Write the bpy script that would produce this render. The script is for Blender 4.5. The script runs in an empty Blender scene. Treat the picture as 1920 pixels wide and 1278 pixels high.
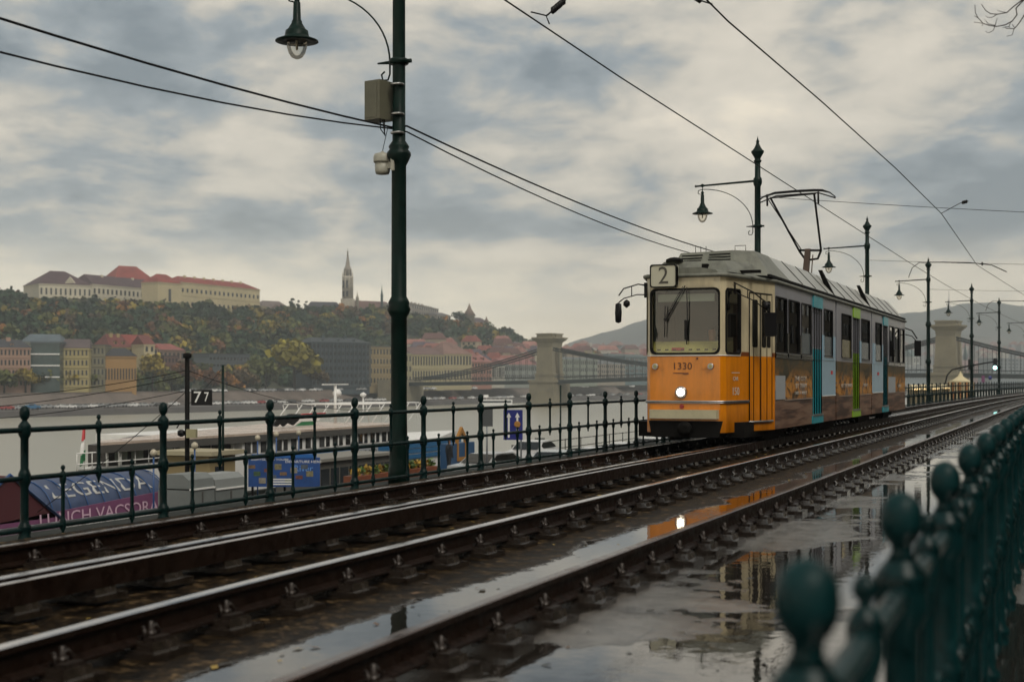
import bpy, bmesh, math, random
import numpy as np
from mathutils import Vector, Matrix
from mathutils.geometry import tessellate_polygon
random.seed(7)

R = math.radians
# ------------------------------------------------------------------ camera
FPX = 2668.0; VX = 2045.0; HY = 710.0; CAMZ = 1.36
TH = math.atan((VX-960)/FPX); CT = math.cos(TH); ST = math.sin(TH)
FW = Vector((-ST, CT, 0)); RT = Vector((CT, ST, 0)); UP = Vector((0, 0, 1)); CAM = Vector((0, 0, CAMZ))
sc = bpy.context.scene
cd = bpy.data.cameras.new('camera'); cam = bpy.data.objects.new('camera', cd); sc.collection.objects.link(cam)
cam.location = CAM; cam.rotation_euler = (R(90), 0, TH)
cd.sensor_width = 36; cd.lens = FPX/1920*36; cd.shift_y = (HY-639)/1920; cd.clip_start = .05; cd.clip_end = 20000
cd.dof.use_dof = True; cd.dof.focus_distance = 25.5; cd.dof.aperture_fstop = 2.4; cd.dof.aperture_blades = 9
sc.camera = cam
sc.view_settings.view_transform = 'Standard'; sc.view_settings.look = 'None'; sc.view_settings.gamma = 1
sc.view_settings.exposure = 0.78
sc.cycles.volume_bounces = 2
# ------------------------------------------------------------------ world
def W(px, py, Z): return CAM + FW*Z + RT*((px-960)/FPX*Z) + UP*((HY-py)/FPX*Z)
def WG(px, Z, z=0):
    p = W(px, HY, Z); return Vector((p.x, p.y, z))
def proj(p):
    d = Vector(p)-CAM; Z = d.dot(FW); return 960+FPX*d.dot(RT)/Z, HY-FPX*d.z/Z, Z
def Dof(px, L):
    Z = FPX*L/(CT*(VX-px)); return (Z-L*ST)/CT
SUN_EL, SUN_AZ = 50, 130      # degrees; overcast, brighter from behind the camera's right shoulder
w = bpy.data.worlds.new("World"); sc.world = w; w.use_nodes = True
nt = w.node_tree; nt.nodes.clear(); N = nt.nodes.new; LK = nt.links.new
def nd(t, typ, **kw):
    n = t.nodes.new(typ)
    for k, v in kw.items():
        if k.startswith('i_'): n.inputs[k[2:]].default_value = v
        else: setattr(n, k, v)
    return n
def ramp(t, stops, interp='LINEAR'):
    n = t.nodes.new('ShaderNodeValToRGB'); e = n.color_ramp.elements; n.color_ramp.interpolation = interp
    while len(e) < len(stops): e.new(0.5)
    for k, (p, c) in enumerate(stops):
        e[k].position = p; e[k].color = (c[0], c[1], c[2], 1) if not isinstance(c, (int, float)) else (c, c, c, 1)
    return n
def s2l(h):
    h = h.lstrip('#'); o = []
    for k in (0, 2, 4):
        c = int(h[k:k+2], 16)/255; o.append(c/12.92 if c <= .04045 else ((c+.055)/1.055)**2.4)
    return tuple(o)
def mul(c, k): return tuple(x*k for x in c)
sky = N('ShaderNodeTexSky'); sky.sky_type = 'NISHITA'; sky.sun_disc = False
sky.sun_elevation = R(SUN_EL); sky.sun_rotation = R(SUN_AZ)
tc = N('ShaderNodeTexCoord'); mp = N('ShaderNodeMapping'); mp.inputs['Rotation'].default_value = (0, 0, -TH-R(14))
LK(tc.outputs['Generated'], mp.inputs['Vector'])
sx = N('ShaderNodeSeparateXYZ'); LK(mp.outputs[0], sx.inputs[0])
def mth(t, op, a, b=None, clamp=False):
    n = t.nodes.new('ShaderNodeMath'); n.operation = op; n.use_clamp = clamp
    for k, v in enumerate((a, b)):
        if v is None: continue
        if isinstance(v, (int, float)): n.inputs[k].default_value = v
        else: t.links.new(v, n.inputs[k])
    return n.outputs[0]
zc = mth(nt, 'MAXIMUM', sx.outputs['Z'], 0.0); zb = mth(nt, 'ADD', zc, 0.20)
cx = N('ShaderNodeCombineXYZ'); LK(mth(nt, 'DIVIDE', sx.outputs['X'], zb), cx.inputs[0]); LK(mth(nt, 'DIVIDE', sx.outputs['Y'], zb), cx.inputs[1])
m2 = N('ShaderNodeMapping'); m2.inputs['Scale'].default_value = (1.0, .8, 1); m2.inputs['Location'].default_value = (3.1, 7.4, 0); LK(cx.outputs[0], m2.inputs[0])
n1 = nd(nt, 'ShaderNodeTexNoise', i_Scale=1.75, i_Detail=9, i_Roughness=.55, i_Distortion=.25); LK(m2.outputs[0], n1.inputs[0])
n2 = nd(nt, 'ShaderNodeTexNoise', i_Scale=5.0, i_Detail=8, i_Roughness=.6, i_Distortion=.3); LK(m2.outputs[0], n2.inputs[0])
mixv = mth(nt, 'ADD', mth(nt, 'MULTIPLY', n1.outputs[0], .68), mth(nt, 'MULTIPLY', n2.outputs[0], .32))
K = 10.0
cr = ramp(nt, [(.40, mul(s2l('#5a656d'), K)), (.455, mul(s2l('#757d82'), K)), (.50, mul(s2l('#98958d'), K)), (.54, mul(s2l('#aea79a'), K)), (.585, mul(s2l('#b8b0a2'), K)), (.65, mul(s2l('#cbc0ad'), K))])
LK(mixv, cr.inputs[0])
# the bright cream band low over the hills
hz = N('ShaderNodeMapRange'); hz.inputs['From Min'].default_value = .0; hz.inputs['From Max'].default_value = .10
hz.inputs['To Min'].default_value = .9; hz.inputs['To Max'].default_value = 0; LK(zc, hz.inputs[0])
mxh = N('ShaderNodeMix'); mxh.data_type = 'RGBA'; LK(hz.outputs[0], mxh.inputs[0]); LK(cr.outputs[0], mxh.inputs[6]); mxh.inputs[7].default_value = (*mul(s2l('#f2dfbd'), K*1.15), 1)
# overcast vault gets brighter towards the zenith
zr = N('ShaderNodeMapRange'); zr.inputs['From Min'].default_value = .28; zr.inputs['From Max'].default_value = .8
zr.inputs['To Min'].default_value = 1; zr.inputs['To Max'].default_value = .85; LK(zc, zr.inputs[0])
br = N('ShaderNodeVectorMath'); br.operation = 'SCALE'; LK(mxh.outputs[2], br.inputs[0]); LK(zr.outputs[0], br.inputs['Scale'])
mxs = N('ShaderNodeMix'); mxs.data_type = 'RGBA'; mxs.inputs[0].default_value = .975; LK(sky.outputs[0], mxs.inputs[6]); LK(br.outputs[0], mxs.inputs[7])
bg = N('ShaderNodeBackground'); bg.inputs[1].default_value = .1; LK(mxs.outputs[2], bg.inputs[0])
wo = N('ShaderNodeOutputWorld'); LK(bg.outputs[0], wo.inputs[0])
sl = bpy.data.lights.new('sun', 'SUN'); sl.energy = 1.1; sl.angle = R(25); sl.color = (1, .93, .82)
so = bpy.data.objects.new('sun', sl); sc.collection.objects.link(so)
so.rotation_euler = (R(90-SUN_EL), 0, R(180-SUN_AZ+0))
# ------------------------------------------------------------------ tags & helpers
COL = sc.collection
def tag(o, label=None, cat=None, group=None, kind=None):
    if label: o['label'] = label
    if cat: o['category'] = cat
    if group: o['group'] = group
    if kind: o['kind'] = kind
    return o
def empty(name, loc=(0, 0, 0), rz=0, **kw):
    o = bpy.data.objects.new(name, None); COL.objects.link(o); o.location = loc; o.rotation_euler = (0, 0, rz)
    o.empty_display_size = .3
    return tag(o, **kw)
class MB:
    def __init__(s): s.v = []; s.f = []; s.m = []; s.sm = []
    def add(s, vs, fs, mi=0, smooth=False):
        b = len(s.v); s.v += [tuple(v) for v in vs]
        for f in fs: s.f.append(tuple(b+i for i in f)); s.m.append(mi); s.sm.append(smooth)
        return s
    def box(s, c, d, mi=0, rz=0, M=None):
        x, y, z = d[0]/2, d[1]/2, d[2]/2
        vs = [Vector((a*x, b*y, e*z)) for e in (-1, 1) for a, b in ((-1, -1), (1, -1), (1, 1), (-1, 1))]
        if rz: m = Matrix.Rotation(rz, 3, 'Z'); vs = [m@v for v in vs]
        if M: vs = [M@v for v in vs]
        vs = [v+Vector(c) for v in vs]
        return s.add(vs, [(3, 2, 1, 0), (4, 5, 6, 7), (0, 1, 5, 4), (1, 2, 6, 5), (2, 3, 7, 6), (3, 0, 4, 7)], mi)
    def hexa(s, b, t, mi=0):   # bottom 4 pts ccw, top 4 pts ccw
        return s.add(list(b)+list(t), [(3, 2, 1, 0), (4, 5, 6, 7), (0, 1, 5, 4), (1, 2, 6, 5), (2, 3, 7, 6), (3, 0, 4, 7)], mi)
    def frustum(s, c, d0, d1, z0, z1, mi=0, off=(0, 0)):
        f = lambda d, z, o: [(c[0]+o[0]+a*d[0]/2, c[1]+o[1]+b*d[1]/2, z) for a, b in ((-1, -1), (1, -1), (1, 1), (-1, 1))]
        return s.hexa(f(d0, z0, (0, 0)), f(d1, z1, off), mi)
    def quad(s, a, b, c, d, mi=0): return s.add([a, b, c, d], [(0, 1, 2, 3)], mi)
    def lathe(s, pr, c=(0, 0, 0), n=12, mi=0, M=None, smooth=True):   # pr = [(r, z)]
        vs = []; c = Vector(c)
        for r, z in pr:
            for k in range(n):
                a = 2*math.pi*k/n; v = Vector((max(r, 1e-4)*math.cos(a), max(r, 1e-4)*math.sin(a), z))
                if M: v = M@v
                vs.append(v+c)
        fs = []
        for i in range(len(pr)-1):
            for k in range(n):
                k2 = (k+1) % n; fs.append((i*n+k, i*n+k2, (i+1)*n+k2, (i+1)*n+k))
        s.add(vs, fs, mi, smooth)
        s.add([vs[k] for k in range(n)], [tuple(range(n-1, -1, -1))], mi); s.add([vs[-n+k] for k in range(n)], [tuple(range(n))], mi)
        return s
    def tube(s, pts, r, n=6, mi=0, caps=True, smooth=True):
        pts = [Vector(p) for p in pts]; rs = r if isinstance(r, (list, tuple)) else [r]*len(pts)
        rings = []; up = None
        for i, p in enumerate(pts):
            d = (pts[min(i+1, len(pts)-1)]-pts[max(i-1, 0)]).normalized()
            if up is None: up = Vector((0, 0, 1)) if abs(d.z) < .9 else Vector((1, 0, 0))
            a = d.cross(up).normalized(); b = a.cross(d).normalized(); up = b
            rings.append([p+(a*math.cos(2*math.pi*k/n)+b*math.sin(2*math.pi*k/n))*rs[i] for k in range(n)])
        vs = [v for rg in rings for v in rg]; fs = []
        for i in range(len(rings)-1):
            for k in range(n):
                k2 = (k+1) % n; fs.append((i*n+k, i*n+k2, (i+1)*n+k2, (i+1)*n+k))
        s.add(vs, fs, mi, smooth)
        if caps: s.add(rings[0], [tuple(range(n-1, -1, -1))], mi); s.add(rings[-1], [tuple(range(n))], mi)
        return s
    def panel(s, O, U, V, outer, holes=(), th=.03, mi=0):  # flat sheet with holes, front at O, thickness along -N
        O = Vector(O); U = Vector(U).normalized(); V = Vector(V).normalized(); Nn = U.cross(V)
        loops = [outer]+list(holes); tri = tessellate_polygon([[Vector((p[0], p[1], 0)) for p in l] for l in loops])
        flat = [p for l in loops for p in l]
        a = [O+U*p[0]+V*p[1] for p in flat]; b = [q-Nn*th for q in a]; n = len(flat)
        fs = []
        for t in tri:
            p, q, r_ = (flat[i] for i in t); ar = (q[0]-p[0])*(r_[1]-p[1])-(q[1]-p[1])*(r_[0]-p[0])
            t = tuple(t) if ar > 0 else tuple(reversed(t))
            fs.append(t); fs.append(tuple(n+i for i in reversed(t)))
        k = 0
        for l in loops:
            for i in range(len(l)):
                j = (i+1) % len(l); fs.append((k+i, k+j, n+k+j, n+k+i))
            k += len(l)
        return s.add(a+b, fs, mi)
    def build(s, name, mats, parent=None, loc=None, **kw):
        me = bpy.data.meshes.new(name); me.from_pydata(s.v, [], s.f)
        for m in (mats if isinstance(mats, (list, tuple)) else [mats]): me.materials.append(m)
        me.polygons.foreach_set('material_index', s.m); me.polygons.foreach_set('use_smooth', s.sm); me.update()
        bm = bmesh.new(); bm.from_mesh(me); bmesh.ops.remove_doubles(bm, verts=bm.verts, dist=1e-5)
        bmesh.ops.recalc_face_normals(bm, faces=bm.faces); bm.to_mesh(me); bm.free()
        o = bpy.data.objects.new(name, me); COL.objects.link(o)
        if parent: o.parent = parent
        if loc is not None: o.location = loc
        return tag(o, **kw)
def rrect(x0, y0, x1, y1, r, n=4):
    o = []
    for cx_, cy_, a0 in ((x1-r, y0+r, -90), (x1-r, y1-r, 0), (x0+r, y1-r, 90), (x0+r, y0+r, 180)):
        for k in range(n+1):
            a = R(a0+90*k/n); o.append((cx_+r*math.cos(a), cy_+r*math.sin(a)))
    return o
def ring(mb, O, U, V, loop_out, loop_in, th, mi=0, back=0):  # frame strip between two loops of equal count
    O = Vector(O); U = Vector(U).normalized(); V = Vector(V).normalized(); Nn = U.cross(V)
    P = lambda l, h: [O+U*p[0]+V*p[1]+Nn*h for p in l]
    n = len(loop_out); vs = P(loop_out, th)+P(loop_in, th)+P(loop_out, back)+P(loop_in, back); fs = []
    for i in range(n):
        j = (i+1) % n
        fs += [(i, j, n+j, n+i), (j, i, 2*n+i, 2*n+j), (n+i, n+j, 3*n+j, 3*n+i), (2*n+i, 3*n+i, 3*n+j, 2*n+j)]
    mb.add(vs, fs, mi)
def copy_tree(o, parent=None):
    c = o.copy(); COL.objects.link(c)
    if parent: c.parent = parent
    for ch in KIDS.get(o.name, []): copy_tree(ch, c)
    return c
KIDS = {}
def index_kids(*roots):
    for r_ in roots:
        KIDS[r_.name] = [o for o in bpy.data.objects if o.parent == r_]
        for k in KIDS[r_.name]: index_kids(k)
def link_copy(src, parent=None, name=None, loc=None, rz=None, scale=None):
    c = src.copy(); COL.objects.link(c); c.parent = parent
    if name: c.name = name
    if loc is not None: c.location = loc
    if rz is not None: c.rotation_euler = (0, 0, rz)
    if scale is not None: c.scale = scale
    return c
def text(name, s, size, mat, O, U, V, parent=None, ext=.002, align='CENTER', sx=1.0, **kw):
    cu = bpy.data.curves.new(name, 'FONT'); cu.body = s; cu.size = size; cu.align_x = align; cu.align_y = 'CENTER'; cu.extrude = ext; cu.resolution_u = 3
    t = bpy.data.objects.new(name, cu); me = bpy.data.meshes.new_from_object(t); bpy.data.objects.remove(t)
    U = Vector(U).normalized(); V = Vector(V).normalized(); Nn = U.cross(V); O = Vector(O)
    for v in me.vertices: c = v.co.copy(); v.co = O+U*c.x*sx+V*c.y+Nn*(c.z+ext)
    me.materials.clear(); me.materials.append(mat)
    o = bpy.data.objects.new(name, me); COL.objects.link(o)
    if parent: o.parent = parent
    return tag(o, **kw)
# ------------------------------------------------------------------ materials
MATS = {}
def mat(name, col, rough=.5, metal=0, var=0, vs=8, bump=0, bs=40, spec=.5, emit=None, es=1, trans=0, coat=0, dirt=None, rv=0, ior=1.5):
    m = bpy.data.materials.new(name); m.use_nodes = True; t = m.node_tree; p = t.nodes['Principled BSDF']
    if isinstance(col, str): col = s2l(col)
    p.inputs['Base Color'].default_value = (*col, 1); p.inputs['Roughness'].default_value = rough; p.inputs['Metallic'].default_value = metal
    p.inputs['Specular IOR Level'].default_value = spec; p.inputs['IOR'].default_value = ior
    if trans: p.inputs['Transmission Weight'].default_value = trans
    if coat: p.inputs['Coat Weight'].default_value = coat; p.inputs['Coat Roughness'].default_value = .08
    if emit: p.inputs['Emission Color'].default_value = (*emit, 1); p.inputs['Emission Strength'].default_value = es
    tcn = None
    if var or bump or rv or dirt:
        tcn = t.nodes.new('ShaderNodeTexCoord')
        n = nd(t, 'ShaderNodeTexNoise', i_Scale=vs, i_Detail=5, i_Roughness=.6); t.links.new(tcn.outputs['Object'], n.inputs[0])
    if var or dirt:
        d = dirt or mul(col, 1-var); d2 = mul(col, 1+var*.6)
        r_ = ramp(t, [(.32, d), (.52, col), (.7, d2)]); t.links.new(n.outputs[0], r_.inputs[0]); t.links.new(r_.outputs[0], p.inputs['Base Color'])
    if rv:
        mr = t.nodes.new('ShaderNodeMapRange'); mr.inputs['From Min'].default_value = .35; mr.inputs['From Max'].default_value = .65
        mr.inputs['To Min'].default_value = max(.03, rough-rv); mr.inputs['To Max'].default_value = rough+rv
        t.links.new(n.outputs[0], mr.inputs[0]); t.links.new(mr.outputs[0], p.inputs['Roughness'])
    if bump:
        nb = nd(t, 'ShaderNodeTexNoise', i_Scale=bs, i_Detail=4); t.links.new(tcn.outputs['Object'], nb.inputs[0])
        b = t.nodes.new('ShaderNodeBump'); b.inputs['Strength'].default_value = bump; b.inputs['Distance'].default_value = .01
        t.links.new(nb.outputs[0], b.inputs['Height']); t.links.new(b.outputs[0], p.inputs['Normal'])
    MATS[name] = m; return m
def glassmat(name, tint=(.55, .6, .58), rough=.02, fac=1.0):
    m = bpy.data.materials.new(name); m.use_nodes = True; t = m.node_tree; t.nodes.clear()
    o = t.nodes.new('ShaderNodeOutputMaterial'); tr = t.nodes.new('ShaderNodeBsdfTransparent'); tr.inputs[0].default_value = (*tint, 1)
    g = t.nodes.new('ShaderNodeBsdfGlossy'); g.inputs['Roughness'].default_value = rough; fr = t.nodes.new('ShaderNodeFresnel'); fr.inputs[0].default_value = 1.5
    mx = t.nodes.new('ShaderNodeMixShader'); k = mth(t, 'MULTIPLY', fr.outputs[0], fac)
    t.links.new(k, mx.inputs[0]); t.links.new(tr.outputs[0], mx.inputs[1]); t.links.new(g.outputs[0], mx.inputs[2]); t.links.new(mx.outputs[0], o.inputs[0])
    MATS[name] = m; return m
green_post = mat('green_post', (.002, .013, .010), .45, var=.4, vs=6, bump=.08, bs=60, rv=.12, spec=.16)
teal_paint = mat('teal_paint', (.001, .022, .024), .38, var=.6, vs=14, bump=.25, bs=45, rv=.14, spec=.2)
iron_green = mat('iron_green', (.0012, .013, .013), .45, var=.5, vs=9, bump=.15, bs=70, rv=.14, spec=.18)
rail_rust = mat('rail_rust', (.011, .0048, .0025), .45, spec=.22, var=.5, vs=14, bump=.3, bs=60, rv=.15)
rail_head = mat('rail_head', (.72, .68, .66), .20, metal=1, var=.15, vs=3, rv=.07)
rail_dull = mat('rail_dull', (.16, .12, .10), .22, metal=.8, var=.3, vs=5, rv=.1); rail_brown = mat('rail_brown', (.06, .032, .022), .2, metal=.25, var=.4, vs=5, rv=.08)
plate_wet = mat('plate_wet', (.022, .016, .012), .16, var=.6, vs=20, bump=.2, bs=60, rv=.13, ior=1.8, spec=.8)
bolt_mat = mat('bolt_steel', (.03, .022, .018), .35, metal=.3, var=.4, vs=30)
black_rub = mat('black_rubber', (.005, .005, .005), .55, spec=.15)
black_plastic = mat('black_plastic', (.007, .007, .008), .4, spec=.2)
cream = mat('tram_cream', s2l('#cbbf9f'), .28, var=.12, vs=2.2, coat=.25, bump=.03, bs=5)
orange = mat('tram_orange', (.70, .22, .001), .25, var=.10, vs=1.6, coat=.35, bump=.03, bs=5)
brown_line = mat('tram_brown', (.16, .045, .01), .4)
roof_grey = mat('roof_grey', s2l('#72746a'), .5, var=.25, vs=2.5, bump=.1, bs=10)
roof_light = mat('roof_light', s2l('#a9aaa4'), .38, var=.18, vs=1.4)
dark_metal = mat('dark_metal', (.005, .0045, .004), .65, spec=.12, var=.4, vs=9)
chrome = mat('trim_steel', (.42, .42, .42), .3, metal=.9, var=.2)
glass_pane = glassmat('window_glass', (.26, .27, .22), .01, .6)
wind_glass = glassmat('windscreen_glass', (.86, .88, .84), .01, 2.2)
wire_mat = mat('wire', (.006, .006, .006), .6, spec=.1)
lamp_glass = glassmat('lamp_glass', (.93, .90, .84), .05, .7)
grey_box = mat('cabinet_grey', s2l('#5c5b4c'), .5, var=.15, vs=4)
grey_cam = mat('camera_grey', s2l('#a09f93'), .45, var=.1)
white_paint = mat('white_paint', (.72, .72, .70), .4, var=.08)
def grime(m, k=.55, sc=(2.5, 2.5, .45)):
    t = m.node_tree; p = t.nodes['Principled BSDF']; src = p.inputs['Base Color'].links[0].from_socket
    tcn = t.nodes.new('ShaderNodeTexCoord'); mpp = t.nodes.new('ShaderNodeMapping'); mpp.inputs['Scale'].default_value = sc; t.links.new(tcn.outputs['Object'], mpp.inputs[0])
    n = nd(t, 'ShaderNodeTexNoise', i_Scale=2.2, i_Detail=9, i_Roughness=.7); t.links.new(mpp.outputs[0], n.inputs[0]); r_ = ramp(t, [(.30, k), (.50, .93), (.6, 1)]); t.links.new(n.outputs[0], r_.inputs[0])
    s = t.nodes.new('ShaderNodeSeparateXYZ'); t.links.new(tcn.outputs['Object'], s.inputs[0]); z = t.nodes.new('ShaderNodeMapRange'); z.inputs['From Min'].default_value = .4; z.inputs['From Max'].default_value = .85; z.inputs['To Min'].default_value = .55; t.links.new(mth(t, 'ADD', s.outputs[2], mth(t, 'MULTIPLY', mth(t, 'SUBTRACT', .5, n.outputs[0]), -.5)), z.inputs[0])
    mx = t.nodes.new('ShaderNodeMix'); mx.data_type = 'RGBA'; mx.blend_type = 'MULTIPLY'; mx.inputs[0].default_value = 1; t.links.new(src, mx.inputs[6]); t.links.new(mth(t, 'MULTIPLY', r_.outputs[0], z.outputs[0]), mx.inputs[7]); t.links.new(mx.outputs[2], p.inputs['Base Color'])
grime(orange, .72); grime(cream, .70); grime(roof_grey, .55, (3, 1, 1)); grime(roof_light, .75, (1, 3, 1.5))
# ------------------------------------------------------------------ platform ground (wet concrete)
def bend(D):
    b = .0003*max(0, D-55)**2
    return b if D < 230 else .0003*175**2+.105*(D-230)
def ground_material():
    m = bpy.data.materials.new('wet_concrete'); m.use_nodes = True; t = m.node_tree; p = t.nodes['Principled BSDF']; L = t.links.new
    tcn = t.nodes.new('ShaderNodeTexCoord'); ob = tcn.outputs['Object']
    sp = t.nodes.new('ShaderNodeSeparateXYZ'); L(ob, sp.inputs[0])
    n1 = nd(t, 'ShaderNodeTexNoise', i_Scale=.55, i_Detail=5, i_Roughness=.55, i_Distortion=.4); L(ob, n1.inputs[0])
    n2 = nd(t, 'ShaderNodeTexNoise', i_Scale=6, i_Detail=8, i_Roughness=.65); L(ob, n2.inputs[0])
    n3 = nd(t, 'ShaderNodeTexNoise', i_Scale=34, i_Detail=5, i_Roughness=.75); L(ob, n3.inputs[0])
    # how readily a strip floods: x > -2.75 (walk), -4.2..-3.1 (between rails of the near track), rest drier
    rx = ramp(t, [(0, .02), (.30, .04), (.47, .16), (.56, .14), (.60, .20), (.63, .48), (.655, .62), (.71, .60), (.73, .38), (.78, .42), (.82, .50), (1, .50)])
    mr = t.nodes.new('ShaderNodeMapRange'); mr.inputs['From Min'].default_value = -10; mr.inputs['From Max'].default_value = 0; L(sp.outputs[0], mr.inputs[0]); L(mr.outputs[0], rx.inputs[0])
    f = mth(t, 'ADD', mth(t, 'ADD', n1.outputs[0], rx.outputs[0]), mth(t, 'MULTIPLY', n2.outputs[0], .24))
    pud = t.nodes.new('ShaderNodeMapRange'); pud.inputs['From Min'].default_value = .975; pud.inputs['From Max'].default_value = 1.03; L(f, pud.inputs[0])
    mud = ramp(t, [(0, 1.0), (.575, 1.0), (.635, .95), (.665, .2), (.72, .1), (.75, 0), (1, 0)]); L(mr.outputs[0], mud.inputs[0])
    # base colours
    c1 = ramp(t, [(.3, (.075, .068, .060)), (.5, (.125, .115, .103)), (.7, (.18, .165, .148))]); L(n2.outputs[0], c1.inputs[0])
    c2 = ramp(t, [(.40, (.004, .003, .002)), (.47, (.011, .007, .004)), (.53, (.032, .021, .011)), (.62, (.09, .060, .030))]); L(mth(t, 'ADD', mth(t, 'MULTIPLY', n2.outputs[0], .6), mth(t, 'MULTIPLY', n3.outputs[0], .4)), c2.inputs[0])
    vo = t.nodes.new('ShaderNodeTexVoronoi'); vo.inputs['Scale'].default_value = 22; L(ob, vo.inputs[0]); vs_ = t.nodes.new('ShaderNodeSeparateXYZ'); L(vo.outputs['Color'], vs_.inputs[0])
    vr = ramp(t, [(0, .25), (.5, .7), (.8, 1.0), (.95, 2.6)]); L(vs_.outputs[0], vr.inputs[0]); pb = t.nodes.new('ShaderNodeMix'); pb.data_type = 'RGBA'; pb.blend_type = 'MULTIPLY'; pb.inputs[0].default_value = 1; L(c2.outputs[0], pb.inputs[6]); L(vr.outputs[0], pb.inputs[7])
    mx = t.nodes.new('ShaderNodeMix'); mx.data_type = 'RGBA'; L(mud.outputs[0], mx.inputs[0]); L(c1.outputs[0], mx.inputs[6]); L(pb.outputs[2], mx.inputs[7])
    # slab joints every ~1.2 m
    br = t.nodes.new('ShaderNodeTexBrick'); br.inputs['Scale'].default_value = 1; br.inputs['Brick Width'].default_value = 1.1; br.inputs['Row Height'].default_value = .75
    br.inputs['Mortar Size'].default_value = .012; br.inputs['Mortar Smooth'].default_value = .3; br.inputs['Color1'].default_value = br.inputs['Color2'].default_value = (1, 1, 1, 1); br.inputs['Mortar'].default_value = (.25, .25, .25, 1); L(ob, br.inputs[0])
    ml = t.nodes.new('ShaderNodeMix'); ml.data_type = 'RGBA'; ml.blend_type = 'MULTIPLY'; ml.inputs[0].default_value = .8; L(mx.outputs[2], ml.inputs[6]); L(br.outputs[0], ml.inputs[7])
    dk = t.nodes.new('ShaderNodeMix'); dk.data_type = 'RGBA'; L(pud.outputs[0], dk.inputs[0]); L(ml.outputs[2], dk.inputs[6]); dk.inputs[7].default_value = (.022, .019, .016, 1)
    L(dk.outputs[2], p.inputs['Base Color'])
    r0 = t.nodes.new('ShaderNodeMapRange'); r0.inputs['From Min'].default_value = .35; r0.inputs['From Max'].default_value = .65; r0.inputs['To Min'].default_value = .07; r0.inputs['To Max'].default_value = .22; L(n2.outputs[0], r0.inputs[0])
    rdm = mth(t, 'ADD', r0.outputs[0], mth(t, 'MULTIPLY', mud.outputs[0], .42))
    rr = t.nodes.new('ShaderNodeMix'); L(pud.outputs[0], rr.inputs[0]); L(rdm, rr.inputs[2]); rr.inputs[3].default_value = .015; L(rr.outputs[0], p.inputs['Roughness'])
    # heights: coarse concrete when dry, faint wind ripples on water
    hb = mth(t, 'ADD', mth(t, 'MULTIPLY', n3.outputs[0], .5), mth(t, 'MULTIPLY', n2.outputs[0], 1.0))
    inv = mth(t, 'SUBTRACT', 1.0, pud.outputs[0])
    rp = t.nodes.new('ShaderNodeTexNoise'); rp.inputs['Scale'].default_value = 7; rp.inputs['Detail'].default_value = 3; mpp = t.nodes.new('ShaderNodeMapping'); mpp.inputs['Scale'].default_value = (1, 1, 1); L(ob, mpp.inputs[0]); L(mpp.outputs[0], rp.inputs[0])
    hh = mth(t, 'ADD', mth(t, 'MULTIPLY', hb, mth(t, 'MULTIPLY', inv, mth(t, 'ADD', .14, mth(t, 'MULTIPLY', mud.outputs[0], .8)))), mth(t, 'MULTIPLY', rp.outputs[0], .035))
    b = t.nodes.new('ShaderNodeBump'); b.inputs['Strength'].default_value = .5; b.inputs['Distance'].default_value = .05; L(hh, b.inputs['Height']); L(b.outputs[0], p.inputs['Normal'])
    sl_ = t.nodes.new('ShaderNodeMapRange'); sl_.inputs['To Min'].default_value = 1.0; sl_.inputs['To Max'].default_value = .02; L(mth(t, 'MULTIPLY', mud.outputs[0], inv), sl_.inputs[0]); p.inputs['IOR'].default_value = 1.7; L(sl_.outputs[0], p.inputs['Specular IOR Level'])
    return m
wet = ground_material()
def strip(name, xa, xb, z, matl, D0=-15, D1=420, step=5, zb=None, **kw):
    mb = MB(); D = D0; pr = None
    while D <= D1:
        b = bend(D); cur = ((xa+b, D, z), (xb+b, D, z))
        if pr: mb.quad(pr[0], pr[1], cur[1], cur[0])
        if pr and zb is not None: mb.quad((pr[0][0], pr[0][1], zb), pr[0], cur[0], (cur[0][0], cur[0][1], zb))
        pr = cur; D += step
    return mb.build(name, matl, **kw)
strip('platform', -8.42, 14, 0, wet, kind='structure')
kerb_m = mat('kerb_stone', (.020, .024, .022), .75, var=.4, vs=3, bump=.3, bs=30, rv=.12, spec=.15)
mb = MB(); D = -15
while D < 420:
    b0, b1 = bend(D), bend(D+5)
    mb.hexa([(-9.35+b0, D, -3.6), (-8.424+b0, D, -3.6), (-8.424+b1, D+5, -3.6), (-9.35+b1, D+5, -3.6)],
            [(-9.35+b0, D, -.10), (-8.424+b0, D, -.10), (-8.424+b1, D+5, -.10), (-9.35+b1, D+5, -.10)]); D += 5
mb.build('quay_wall', kerb_m, label='long stone retaining wall under the green railing beside the tram tracks', cat='wall')
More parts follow.
